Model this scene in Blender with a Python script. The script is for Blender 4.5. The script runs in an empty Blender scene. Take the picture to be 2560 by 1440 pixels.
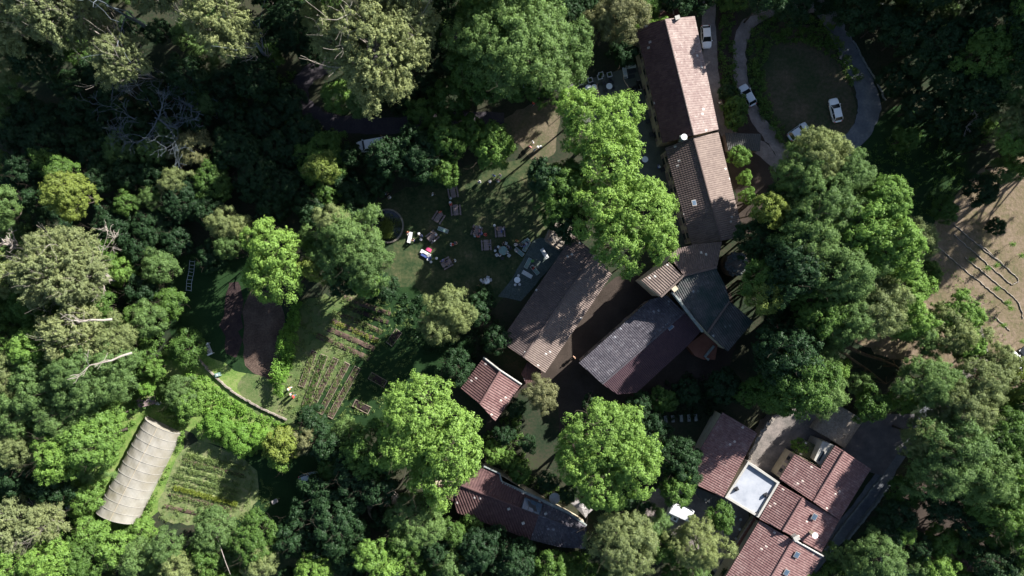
import bpy, math, random
import numpy as np
from mathutils import Vector, Matrix
from math import radians, sin, cos, pi, sqrt, atan2

# ---------------------------------------------------------------- camera, sky, sun, exposure
HC = 140.0; PPM = 14.0
SUN_AZ = 50.3; SUN_EL = 31.0
scene = bpy.context.scene
COL = scene.collection
cam_d = bpy.data.cameras.new('camera'); cam = bpy.data.objects.new('camera', cam_d); COL.objects.link(cam)
cam.location = (0, 0, HC); cam.rotation_euler = (0, 0, 0)
cam_d.sensor_width = 36; cam_d.lens = 18 * HC / (1280 / PPM); cam_d.clip_start = 1; cam_d.clip_end = 5000
scene.camera = cam
w = bpy.data.worlds.new('World'); scene.world = w; w.use_nodes = True
nt = w.node_tree; bg = nt.nodes['Background']
sky = nt.nodes.new('ShaderNodeTexSky'); sky.sky_type = 'NISHITA'; sky.sun_disc = False
sky.sun_elevation = radians(SUN_EL); sky.sun_rotation = radians(SUN_AZ)
nt.links.new(sky.outputs[0], bg.inputs[0]); bg.inputs[1].default_value = 0.062
sd = Vector((sin(radians(SUN_AZ)) * cos(radians(SUN_EL)), cos(radians(SUN_AZ)) * cos(radians(SUN_EL)), sin(radians(SUN_EL))))
ld = bpy.data.lights.new('sun', 'SUN'); ld.energy = 5.0; ld.angle = radians(0.5); ld.color = (1.0, 0.965, 0.9)
lo = bpy.data.objects.new('sun', ld); COL.objects.link(lo); lo.rotation_euler = sd.to_track_quat('Z', 'Y').to_euler()
lo.location = (100, 80, 200)
scene.view_settings.view_transform = 'Standard'; scene.view_settings.look = 'None'
scene.view_settings.exposure = 1.65; scene.view_settings.gamma = 1
scene.render.engine = 'CYCLES'
try:
    scene.cycles.max_bounces = 5; scene.cycles.diffuse_bounces = 3; scene.cycles.transmission_bounces = 4
    scene.cycles.use_denoising = True
except Exception: pass

def U(px, py, z=0.0):
    k = (1 - z / HC) / PPM
    return Vector(((px - 1280) * k, (720 - py) * k, z))

# ---------------------------------------------------------------- materials
def newmat(name):
    m = bpy.data.materials.new(name); m.use_nodes = True
    t = m.node_tree; p = t.nodes['Principled BSDF']
    p.inputs['Specular IOR Level'].default_value = 0.25
    return m, t, p
def N(t, typ, **kw):
    n = t.nodes.new(typ)
    for k, v in kw.items():
        if k in n.inputs: n.inputs[k].default_value = v
        else: setattr(n, k, v)
    return n
def ramp(t, cols):
    r = t.nodes.new('ShaderNodeValToRGB'); e = r.color_ramp.elements
    while len(e) > 1: e.remove(e[-1])
    for i, (p, c) in enumerate(cols):
        x = e[0] if i == 0 else e.new(p)
        x.position = p; x.color = (c[0], c[1], c[2], 1)
    return r
def solid(name, c, rough=0.7, metal=0.0, spec=0.3, var=0.12):
    m, t, p = newmat(name)
    g = N(t, 'ShaderNodeTexNoise', Scale=3.0, Detail=4.0); tc = N(t, 'ShaderNodeTexCoord')
    t.links.new(tc.outputs['Object'], g.inputs['Vector'])
    r = ramp(t, [(0.3, [x * (1 - var) for x in c]), (0.7, [min(1, x * (1 + var)) for x in c])])
    t.links.new(g.outputs['Fac'], r.inputs[0]); t.links.new(r.outputs[0], p.inputs['Base Color'])
    p.inputs['Roughness'].default_value = rough; p.inputs['Metallic'].default_value = metal
    p.inputs['Specular IOR Level'].default_value = spec
    return m
def ground(name, cols, s1=0.35, s2=4.0, mix=0.45, bump=0.3, cols2=None, rough=0.95):
    """two noises over world position: broad patches and fine grain"""
    m, t, p = newmat(name); p.inputs['Roughness'].default_value = rough; p.inputs['Specular IOR Level'].default_value = 0.1
    geo = N(t, 'ShaderNodeNewGeometry')
    a = N(t, 'ShaderNodeTexNoise', Scale=s1, Detail=6.0, Roughness=0.6); b = N(t, 'ShaderNodeTexNoise', Scale=s2, Detail=8.0, Roughness=0.7)
    t.links.new(geo.outputs['Position'], a.inputs['Vector']); t.links.new(geo.outputs['Position'], b.inputs['Vector'])
    mx = N(t, 'ShaderNodeMath', operation='MULTIPLY_ADD'); mx.inputs[1].default_value = mix
    sc = N(t, 'ShaderNodeMath', operation='MULTIPLY'); sc.inputs[1].default_value = 1 - mix
    t.links.new(a.outputs['Fac'], sc.inputs[0]); t.links.new(b.outputs['Fac'], mx.inputs[0]); t.links.new(sc.outputs[0], mx.inputs[2])
    r = ramp(t, [(0.34 + 0.32 * i / (len(cols) - 1), c) for i, c in enumerate(cols)])
    t.links.new(mx.outputs[0], r.inputs[0]); t.links.new(r.outputs[0], p.inputs['Base Color'])
    if bump:
        bp = N(t, 'ShaderNodeBump', Strength=bump, Distance=0.15); t.links.new(b.outputs['Fac'], bp.inputs['Height'])
        t.links.new(bp.outputs[0], p.inputs['Normal'])
    return m
def leafmat(name, c, var=0.28, trans=0.42, hue=0.0):
    m = bpy.data.materials.new(name); m.use_nodes = True; t = m.node_tree
    t.nodes.clear()
    out = N(t, 'ShaderNodeOutputMaterial')
    geo = N(t, 'ShaderNodeNewGeometry'); oi = N(t, 'ShaderNodeObjectInfo')
    no = N(t, 'ShaderNodeTexNoise', Scale=0.45, Detail=3.0); t.links.new(geo.outputs['Position'], no.inputs['Vector'])
    ad = N(t, 'ShaderNodeMath', operation='MULTIPLY_ADD'); ad.inputs[1].default_value = 0.45
    ad2 = N(t, 'ShaderNodeMath', operation='MULTIPLY_ADD'); ad2.inputs[1].default_value = 0.25
    ml = N(t, 'ShaderNodeMath', operation='MULTIPLY'); ml.inputs[1].default_value = 0.6
    t.links.new(no.outputs['Fac'], ml.inputs[0])
    t.links.new(geo.outputs['Random Per Island'], ad.inputs[0]); t.links.new(ml.outputs[0], ad.inputs[2])
    t.links.new(oi.outputs['Random'], ad2.inputs[0]); t.links.new(ad.outputs[0], ad2.inputs[2])
    lo_ = [c[0] * (1 - var), c[1] * (1 - var * 0.9), c[2] * (1 - var * 0.6)]
    hi_ = [min(1, c[0] * (1 + var * 1.35)), min(1, c[1] * (1 + var)), c[2] * (1 + var * 0.5)]
    r = ramp(t, [(0.25, lo_), (0.62, c), (1.0, hi_)])
    t.links.new(ad2.outputs[0], r.inputs[0])
    d = N(t, 'ShaderNodeBsdfDiffuse'); tr = N(t, 'ShaderNodeBsdfTranslucent'); g = N(t, 'ShaderNodeBsdfGlossy', Roughness=0.5)
    g.inputs['Color'].default_value = (0.5, 0.5, 0.5, 1)
    m1 = N(t, 'ShaderNodeMixShader'); m1.inputs[0].default_value = trans
    m2 = N(t, 'ShaderNodeMixShader'); m2.inputs[0].default_value = 0.02
    t.links.new(r.outputs[0], d.inputs['Color']); t.links.new(r.outputs[0], tr.inputs['Color'])
    t.links.new(d.outputs[0], m1.inputs[1]); t.links.new(tr.outputs[0], m1.inputs[2])
    t.links.new(m1.outputs[0], m2.inputs[1]); t.links.new(g.outputs[0], m2.inputs[2])
    t.links.new(m2.outputs[0], out.inputs['Surface'])
    return m
def tilemat(name, cols, lichen=(0.42, 0.39, 0.36), lich=0.12, moss=None, spot=0.992):
    """clay tiles: one random tone per tile, pale lichen spots, broad weathering; UV counts tiles"""
    m, t, p = newmat(name); p.inputs['Roughness'].default_value = 0.9; p.inputs['Specular IOR Level'].default_value = 0.15
    uv = N(t, 'ShaderNodeUVMap'); fl = N(t, 'ShaderNodeVectorMath', operation='FLOOR'); wn = N(t, 'ShaderNodeTexWhiteNoise')
    t.links.new(uv.outputs[0], fl.inputs[0]); t.links.new(fl.outputs[0], wn.inputs['Vector'])
    geo = N(t, 'ShaderNodeNewGeometry')
    a = N(t, 'ShaderNodeTexNoise', Scale=0.5, Detail=7.0, Roughness=0.65); t.links.new(geo.outputs['Position'], a.inputs['Vector'])
    s = N(t, 'ShaderNodeMath', operation='MULTIPLY_ADD'); s.inputs[1].default_value = 0.28
    s0 = N(t, 'ShaderNodeMath', operation='MULTIPLY'); s0.inputs[1].default_value = 0.72
    t.links.new(wn.outputs['Value'], s.inputs[0]); t.links.new(a.outputs['Fac'], s0.inputs[0]); t.links.new(s0.outputs[0], s.inputs[2])
    r = ramp(t, [(0.12 + 0.7 * i / (len(cols) - 1), c) for i, c in enumerate(cols)]); t.links.new(s.outputs[0], r.inputs[0])
    b = N(t, 'ShaderNodeTexNoise', Scale=1.7, Detail=9.0, Roughness=0.75); t.links.new(geo.outputs['Position'], b.inputs['Vector'])
    r2 = ramp(t, [(0.66 - lich, (0, 0, 0)), (0.74 - lich, (1, 1, 1))]); t.links.new(b.outputs['Fac'], r2.inputs[0])
    wn2 = N(t, 'ShaderNodeMath', operation='GREATER_THAN'); wn2.inputs[1].default_value = spot
    t.links.new(wn.outputs['Value'], wn2.inputs[0])
    mxx = N(t, 'ShaderNodeMath', operation='MULTIPLY_ADD'); mxx.inputs[1].default_value = 0.45; mxx.use_clamp = True
    t.links.new(r2.outputs[0], mxx.inputs[0]); t.links.new(wn2.outputs[0], mxx.inputs[2])
    mx = N(t, 'ShaderNodeMix', data_type='RGBA'); t.links.new(mxx.outputs[0], mx.inputs[0]); t.links.new(r.outputs[0], mx.inputs[6])
    mx.inputs[7].default_value = (*lichen, 1)
    last = mx.outputs[2]
    if moss:
        c = N(t, 'ShaderNodeTexNoise', Scale=0.28, Detail=5.0); t.links.new(geo.outputs['Position'], c.inputs['Vector'])
        r3 = ramp(t, [(0.45, (0, 0, 0)), (0.62, (1, 1, 1))]); t.links.new(c.outputs['Fac'], r3.inputs[0])
        m3 = N(t, 'ShaderNodeMix', data_type='RGBA'); t.links.new(r3.outputs[0], m3.inputs[0]); t.links.new(last, m3.inputs[6]); m3.inputs[7].default_value = (*moss, 1)
        last = m3.outputs[2]
    t.links.new(last, p.inputs['Base Color'])
    return m

M = {}
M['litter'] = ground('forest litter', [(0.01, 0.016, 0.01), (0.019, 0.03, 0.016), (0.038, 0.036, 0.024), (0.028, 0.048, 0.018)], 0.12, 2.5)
M['lawn'] = ground('worn lawn', [(0.012, 0.027, 0.013), (0.025, 0.043, 0.018), (0.055, 0.064, 0.03), (0.12, 0.1, 0.06)], 0.3, 1.8, bump=.6)
M['oval'] = ground('oval dry grass', [(0.02, 0.04, 0.015), (0.038, 0.048, 0.024), (0.075, 0.062, 0.042), (0.12, 0.09, 0.068)], 0.14, 1.8)
M['darkgrass'] = ground('shaded grass', [(0.008, 0.02, 0.008), (0.014, 0.034, 0.011), (0.022, 0.042, 0.015)], 0.25, 3.0)  # shade is mixed into this grass colour
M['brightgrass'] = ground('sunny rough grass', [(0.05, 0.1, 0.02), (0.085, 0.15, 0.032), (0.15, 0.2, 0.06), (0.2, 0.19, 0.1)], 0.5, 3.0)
M['gardengrass'] = ground('garden grass', [(0.03, 0.06, 0.02), (0.065, 0.1, 0.033), (0.1, 0.12, 0.05), (0.17, 0.15, 0.095)], 0.4, 2.4, bump=.6)
M['plot'] = ground('vegetable plot grass', [(0.06, 0.1, 0.036), (0.12, 0.15, 0.06), (0.21, 0.19, 0.115)], 0.7, 3.0)
M['field'] = ground('dry hillside', [(0.06, 0.072, 0.032), (0.115, 0.095, 0.056), (0.155, 0.118, 0.084), (0.2, 0.158, 0.12)], 0.22, 1.6, mix=0.5, bump=.9)
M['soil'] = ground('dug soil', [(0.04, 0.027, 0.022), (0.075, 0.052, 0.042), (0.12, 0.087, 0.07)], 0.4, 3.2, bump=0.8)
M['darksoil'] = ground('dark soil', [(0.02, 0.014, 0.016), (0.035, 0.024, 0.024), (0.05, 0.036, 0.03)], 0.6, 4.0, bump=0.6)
M['dirt'] = ground('trodden dirt', [(0.05, 0.065, 0.028), (0.1, 0.085, 0.055), (0.15, 0.118, 0.085)], 0.3, 2.4, bump=.6)
M['track'] = ground('gravel track', [(0.12, 0.103, 0.1), (0.18, 0.155, 0.145), (0.26, 0.225, 0.205)], 0.5, 2.5, mix=0.45)
M['asphalt'] = ground('old asphalt', [(0.08, 0.09, 0.105), (0.115, 0.125, 0.14), (0.18, 0.182, 0.185)], 0.4, 2.5, mix=0.4)
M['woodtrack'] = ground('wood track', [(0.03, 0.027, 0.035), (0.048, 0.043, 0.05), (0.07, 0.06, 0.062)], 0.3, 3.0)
M['yard'] = ground('yard earth', [(0.028, 0.022, 0.018), (0.042, 0.033, 0.028), (0.06, 0.046, 0.038)], 0.3, 4.0)
M['slabs'] = ground('pale paving', [(0.075, 0.08, 0.07), (0.1, 0.105, 0.09), (0.13, 0.13, 0.11)], 0.6, 5.0, mix=0.3, bump=0.1)
M['cobble'] = ground('stone patio', [(0.03, 0.042, 0.04), (0.07, 0.09, 0.085), (0.12, 0.14, 0.13)], 1.2, 5.5, mix=0.75, bump=0.5)
M['terrace'] = ground('terrace paving', [(0.07, 0.068, 0.075), (0.1, 0.095, 0.1), (0.14, 0.13, 0.13)], 0.5, 3.0, mix=0.3)
M['concrete'] = ground('stained concrete', [(0.08, 0.075, 0.07), (0.16, 0.14, 0.13), (0.26, 0.22, 0.2)], 0.35, 3.0, mix=0.35)
M['bark'] = ground('bark', [(0.03, 0.024, 0.018), (0.06, 0.05, 0.04), (0.09, 0.075, 0.06)], 1.0, 8.0)
M['palebark'] = ground('pale bark', [(0.16, 0.14, 0.12), (0.26, 0.23, 0.2), (0.34, 0.31, 0.28)], 1.0, 8.0)
M['deadbark'] = ground('dead grey wood', [(0.075, 0.09, 0.105), (0.12, 0.14, 0.155)], 1.0, 8.0)
M['mossbark'] = ground('mossy bark', [(0.03, 0.022, 0.014), (0.07, 0.05, 0.03), (0.1, 0.09, 0.035)], 1.0, 6.0)
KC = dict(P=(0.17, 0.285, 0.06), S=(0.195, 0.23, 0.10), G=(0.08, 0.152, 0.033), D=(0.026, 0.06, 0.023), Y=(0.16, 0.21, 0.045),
          W=(0.17, 0.212, 0.082), L=(0.14, 0.27, 0.045), O=(0.17, 0.18, 0.085), A=(0.112, 0.188, 0.058), E=(0.135, 0.24, 0.05))
for k, c in KC.items(): M['leaf' + k] = leafmat('foliage ' + k, c)
M['leafrow'] = leafmat('vegetable leaves', (0.14, 0.2, 0.065)); M['leafrowy'] = leafmat('yellow crop', (0.2, 0.25, 0.04))
M['ivy'] = leafmat('ivy', (0.12, 0.22, 0.03))
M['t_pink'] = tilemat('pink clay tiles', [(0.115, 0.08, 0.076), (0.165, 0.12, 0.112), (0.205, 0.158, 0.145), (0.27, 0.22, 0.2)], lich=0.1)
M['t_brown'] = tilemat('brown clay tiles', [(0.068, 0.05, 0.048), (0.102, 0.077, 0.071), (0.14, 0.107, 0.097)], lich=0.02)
M['t_brown_lit'] = tilemat('sunlit brown tiles', [(0.11, 0.084, 0.075), (0.155, 0.12, 0.106), (0.205, 0.162, 0.14)], lich=0.02)  # paler copy of the brown tiles, sunlight worked into the colour
M['t_grey'] = tilemat('grey weathered tiles', [(0.04, 0.042, 0.044), (0.065, 0.062, 0.062), (0.1, 0.088, 0.085)], lich=0.1, lichen=(0.22, 0.22, 0.22), moss=(0.03, 0.045, 0.042))
M['t_slate'] = tilemat('lichened dark tiles', [(0.03, 0.028, 0.036), (0.06, 0.055, 0.066), (0.1, 0.09, 0.1)], lich=0.12, lichen=(0.2, 0.2, 0.22))
M['t_plum'] = tilemat('plum tiles', [(0.035, 0.022, 0.03), (0.05, 0.03, 0.038), (0.065, 0.04, 0.045)], lich=-0.05, spot=1.0)
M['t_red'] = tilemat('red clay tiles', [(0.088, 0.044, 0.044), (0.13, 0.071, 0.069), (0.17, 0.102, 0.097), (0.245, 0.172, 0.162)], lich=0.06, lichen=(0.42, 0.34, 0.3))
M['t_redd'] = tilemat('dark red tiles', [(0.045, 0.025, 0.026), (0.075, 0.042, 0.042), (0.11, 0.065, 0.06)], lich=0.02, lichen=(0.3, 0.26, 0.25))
M['t_tin'] = tilemat('corrugated sheet', [(0.06, 0.06, 0.06), (0.08, 0.08, 0.078)], lich=-0.1)
M['t_green'] = tilemat('mossy sheet', [(0.045, 0.055, 0.03), (0.07, 0.075, 0.04)], lich=-0.1)
M['plaster'] = ground('cream plaster', [(0.3, 0.25, 0.18), (0.4, 0.34, 0.25), (0.46, 0.4, 0.31)], 0.8, 4.0)
M['stone'] = ground('rubble stone', [(0.1, 0.085, 0.07), (0.2, 0.175, 0.15), (0.33, 0.29, 0.25)], 1.5, 5.0, mix=0.6, bump=0.8)
M['greystone'] = ground('grey stone', [(0.09, 0.1, 0.1), (0.16, 0.18, 0.175), (0.24, 0.26, 0.25)], 1.5, 5.0, mix=0.6, bump=0.6)
M['white'] = solid('white paint', (0.72, 0.73, 0.74), 0.35, spec=0.5, var=0.03)
M['flatroof'] = ground('white membrane', [(0.2, 0.215, 0.25), (0.27, 0.285, 0.32), (0.33, 0.34, 0.37)], 0.35, 2.0, mix=0.3, bump=0.05, rough=0.6)
M['parapet'] = ground('pale parapet', [(0.26, 0.25, 0.23), (0.36, 0.345, 0.32)], 0.8, 4.0)
M['glass'] = solid('dark glass', (0.02, 0.025, 0.03), 0.08, spec=0.6)
M['panel'] = solid('solar glass', (0.05, 0.075, 0.11), 0.15, spec=0.6)
M['rubber'] = solid('black rubber', (0.02, 0.02, 0.02), 0.8)
M['chrome'] = solid('wheel metal', (0.4, 0.4, 0.42), 0.35, metal=0.8)
M['wood'] = solid('grey wood', (0.2, 0.155, 0.15), 0.8, var=0.25)
M['plank'] = solid('pale board', (0.2, 0.16, 0.125), 0.8, var=0.2)
M['darkmetal'] = solid('dark metal', (0.03, 0.03, 0.034), 0.5)
M['silver'] = solid('silver paint', (0.42, 0.47, 0.52), 0.3, spec=0.5, var=0.03)
M['black'] = solid('black paint', (0.02, 0.022, 0.026), 0.25, spec=0.5)
M['cloth'] = solid('pale cloth', (0.5, 0.5, 0.5), 0.8); M['tealcloth'] = solid('grey green top', (0.16, 0.24, 0.22), 0.6)
M['greycloth'] = solid('grey canvas', (0.25, 0.23, 0.22), 0.8, var=0.3)
M['tentcloth'] = ground('weathered canvas', [(0.09, 0.075, 0.06), (0.2, 0.17, 0.15), (0.34, 0.3, 0.27)], 0.9, 4.0, mix=0.5, bump=0.2)
M['pinkcloth'] = solid('pink cloth', (0.55, 0.06, 0.16), 0.8); M['redcloth'] = solid('red cloth', (0.6, 0.07, 0.06), 0.8)
M['bluecloth'] = solid('blue cloth', (0.04, 0.065, 0.2), 0.8); M['green_cloth'] = solid('green cloth', (0.1, 0.25, 0.06), 0.8)
M['water'] = solid('still dark water', (0.006, 0.01, 0.01), 0.08, spec=0.6); M['pool'] = solid('pool water', (0.03, 0.2, 0.19), 0.1, spec=0.5)
M['terracotta'] = ground('terracotta terrace', [(0.12, 0.05, 0.035), (0.17, 0.075, 0.055)], 0.8, 4.0, mix=0.3, bump=0.1)
M['yellow'] = solid('yellow plastic', (0.5, 0.4, 0.02), 0.6)
def filmmat():
    m = bpy.data.materials.new('greenhouse film'); m.use_nodes = True; t = m.node_tree; t.nodes.clear()
    out = N(t, 'ShaderNodeOutputMaterial'); geo = N(t, 'ShaderNodeNewGeometry')
    a = N(t, 'ShaderNodeTexNoise', Scale=0.35, Detail=5.0); t.links.new(geo.outputs['Position'], a.inputs['Vector'])
    r = ramp(t, [(0.3, (0.3, 0.27, 0.21)), (0.5, (0.36, 0.335, 0.29)), (0.7, (0.43, 0.41, 0.37))]); t.links.new(a.outputs['Fac'], r.inputs[0])
    d = N(t, 'ShaderNodeBsdfDiffuse'); tr = N(t, 'ShaderNodeBsdfTranslucent'); g = N(t, 'ShaderNodeBsdfGlossy', Roughness=0.32)
    g.inputs['Color'].default_value = (0.8, 0.8, 0.8, 1)
    m1 = N(t, 'ShaderNodeMixShader'); m1.inputs[0].default_value = 0.3; m2 = N(t, 'ShaderNodeMixShader'); m2.inputs[0].default_value = 0.06
    t.links.new(r.outputs[0], d.inputs['Color']); t.links.new(r.outputs[0], tr.inputs['Color'])
    t.links.new(d.outputs[0], m1.inputs[1]); t.links.new(tr.outputs[0], m1.inputs[2]); t.links.new(m1.outputs[0], m2.inputs[1])
    t.links.new(g.outputs[0], m2.inputs[2]); t.links.new(m2.outputs[0], out.inputs['Surface'])
    return m
M['film'] = filmmat()

# ---------------------------------------------------------------- object helpers
def tag(o, label=None, cat=None, group=None, kind=None):
    if label: o['label'] = label
    if cat: o['category'] = cat
    if group: o['group'] = group
    if kind: o['kind'] = kind
    return o
def link(name, me, mat=None, parent=None):
    o = bpy.data.objects.new(name, me); COL.objects.link(o)
    if mat is not None and not me.materials: me.materials.append(mat)
    if parent is not None: o.parent = parent
    return o
def empty(name, loc, rz=0.0, label=None, cat=None, group=None):
    o = bpy.data.objects.new(name, None); COL.objects.link(o); o.location = loc; o.rotation_euler = (0, 0, rz)
    o.empty_display_size = 0.3
    return tag(o, label, cat, group)
KIDS = {}
def copy_tree(o, parent=None):
    c = o.copy(); COL.objects.link(c)
    if parent is not None: c.parent = parent
    for ch in [x for x in PARENTED.get(o.name, [])]:
        copy_tree(ch, c)
    return c
PARENTED = {}
def reg(o):
    if o.parent is not None: PARENTED.setdefault(o.parent.name, []).append(o)
    return o
class B:
    def __init__(s): s.v = []; s.f = []; s.sm = False
    def add(s, vs, fs):
        n = len(s.v); s.v += [tuple(v) for v in vs]; s.f += [tuple(n + i for i in f) for f in fs]; return s
    def box(s, c, d, rz=0.0, taper=1.0):
        x, y, z = d[0] / 2, d[1] / 2, d[2] / 2; vs = []
        for k, t in ((-1, 1.0), (1, taper)):
            for (i, j) in ((-1, -1), (1, -1), (1, 1), (-1, 1)):
                a, b = i * x * t, j * y * t
                vs.append((c[0] + a * cos(rz) - b * sin(rz), c[1] + a * sin(rz) + b * cos(rz), c[2] + k * z))
        return s.add(vs, [(3, 2, 1, 0), (4, 5, 6, 7), (0, 1, 5, 4), (1, 2, 6, 5), (2, 3, 7, 6), (3, 0, 4, 7)])
    def tube(s, pts, rs, n=6, cap=True):
        rings = []; up = Vector((0.13, 0.21, 0.97))
        for i, p in enumerate(pts):
            p = Vector(p); a = Vector(pts[max(i - 1, 0)]); b = Vector(pts[min(i + 1, len(pts) - 1)])
            d = (b - a); d = d.normalized() if d.length > 1e-9 else Vector((0, 0, 1))
            u = d.cross(up); u = u.normalized() if u.length > 1e-3 else d.cross(Vector((1, 0, 0))).normalized(); v2 = d.cross(u)
            rings.append([p + (u * cos(2 * pi * k / n) + v2 * sin(2 * pi * k / n)) * rs[i] for k in range(n)])
        return s.rings(rings, cap)
    def rings(s, rings, cap=True):
        n = len(rings[0]); vs = [q for r in rings for q in r]; fs = []
        for i in range(len(rings) - 1):
            for k in range(n):
                fs.append((i * n + k, i * n + (k + 1) % n, (i + 1) * n + (k + 1) % n, (i + 1) * n + k))
        if cap: fs.append(tuple(range(n - 1, -1, -1))); fs.append(tuple((len(rings) - 1) * n + k for k in range(n)))
        return s.add(vs, fs)
    def cyl(s, c, r, h, n=16, r2=None):
        r2 = r if r2 is None else r2
        return s.rings([[(c[0] + q * cos(2 * pi * k / n), c[1] + q * sin(2 * pi * k / n), z) for k in range(n)] for q, z in ((r, c[2]), (r2, c[2] + h))])
    def dome(s, c, r, rz=None, n=16, m=5, a0=0.0):
        rz = r if rz is None else rz
        rr = []
        for i in range(m + 1):
            a = a0 + (pi / 2 - a0) * i / m
            rr.append([(c[0] + max(r * cos(a), 1e-3) * cos(2 * pi * k / n), c[1] + max(r * cos(a), 1e-3) * sin(2 * pi * k / n), c[2] + rz * sin(a)) for k in range(n)])
        return s.rings(rr)
    def prism(s, pts, z0, z1):
        n = len(pts); vs = [(p[0], p[1], z0) for p in pts] + [(p[0], p[1], z1) for p in pts]
        return s.add(vs, [tuple(range(n - 1, -1, -1)), tuple(range(n, 2 * n))] + [(i, (i + 1) % n, n + (i + 1) % n, n + i) for i in range(n)])
    def build(s, name, mat, parent=None, smooth=False):
        me = bpy.data.meshes.new(name); me.from_pydata(s.v, [], s.f); me.update()
        if smooth: me.polygons.foreach_set('use_smooth', [True] * len(me.polygons))
        return reg(link(name, me, mat, parent))
def ccw(pts):
    a = sum(pts[i][0] * pts[(i + 1) % len(pts)][1] - pts[(i + 1) % len(pts)][0] * pts[i][1] for i in range(len(pts)))
    return pts if a > 0 else pts[::-1]
def blob_outline(px, z, jit=0.5, step=1.2, seed=0, smooth=2):
    rnd = random.Random(seed); P = [U(x, y, z) for x, y in px]
    for _ in range(smooth):
        Q = []
        for i in range(len(P)):
            a, b = P[i], P[(i + 1) % len(P)]; Q += [a * 0.78 + b * 0.22, a * 0.22 + b * 0.78]
        P = Q
    Q = []
    for i in range(len(P)):
        a, b = P[i], P[(i + 1) % len(P)]; n = max(1, int((b - a).length / step))
        for k in range(n): Q.append(a.lerp(b, k / n) + Vector((rnd.gauss(0, jit), rnd.gauss(0, jit), 0)) * 0.5)
    return ccw(Q)
def patch(name, px, z, mat, jit=0.5, seed=0, smooth=2, kind='structure', label=None):
    z += seed * 0.0005
    me = bpy.data.meshes.new(name); P = blob_outline(px, z, jit, 1.2 if jit else 50, seed, smooth)
    me.from_pydata([tuple(p) for p in P], [], [tuple(range(len(P)))]); me.update()
    return tag(link(name, me, M[mat]), label, None, None, kind)
def catmull(P, n=6):
    out = []
    for i in range(len(P) - 1):
        p0, p1, p2, p3 = P[max(i - 1, 0)], P[i], P[i + 1], P[min(i + 2, len(P) - 1)]
        for k in range(n):
            t = k / n
            out.append(0.5 * ((2 * p1) + (p2 - p0) * t + (2 * p0 - 5 * p1 + 4 * p2 - p3) * t * t + (3 * p1 - p0 - 3 * p2 + p3) * t ** 3))
    return out + [P[-1]]
def ribbon(name, px, width, z, mat, jit=0.15, seed=0, label=None):
    z += seed * 0.0007; rnd = random.Random(seed); C = catmull([U(x, y, z) for x, y in px]); vs = []; fs = []
    W = width if isinstance(width, (list, tuple)) else [width, width]
    for i, p in enumerate(C):
        d = (C[min(i + 1, len(C) - 1)] - C[max(i - 1, 0)]).normalized(); n = Vector((-d.y, d.x, 0))
        q = i / (len(C) - 1) * (len(W) - 1); a = int(min(q, len(W) - 2)); ww = (W[a] + (W[a + 1] - W[a]) * (q - a)) / PPM / 2
        vs += [p + n * (ww + rnd.gauss(0, jit)), p - n * (ww + rnd.gauss(0, jit))]
        if i: k = 2 * i; fs.append((k - 2, k - 1, k + 1, k))
    me = bpy.data.meshes.new(name); me.from_pydata([tuple(v) for v in vs], [], fs); me.update()
    return tag(link(name, me, M[mat]), label, None, None, 'structure')

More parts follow.
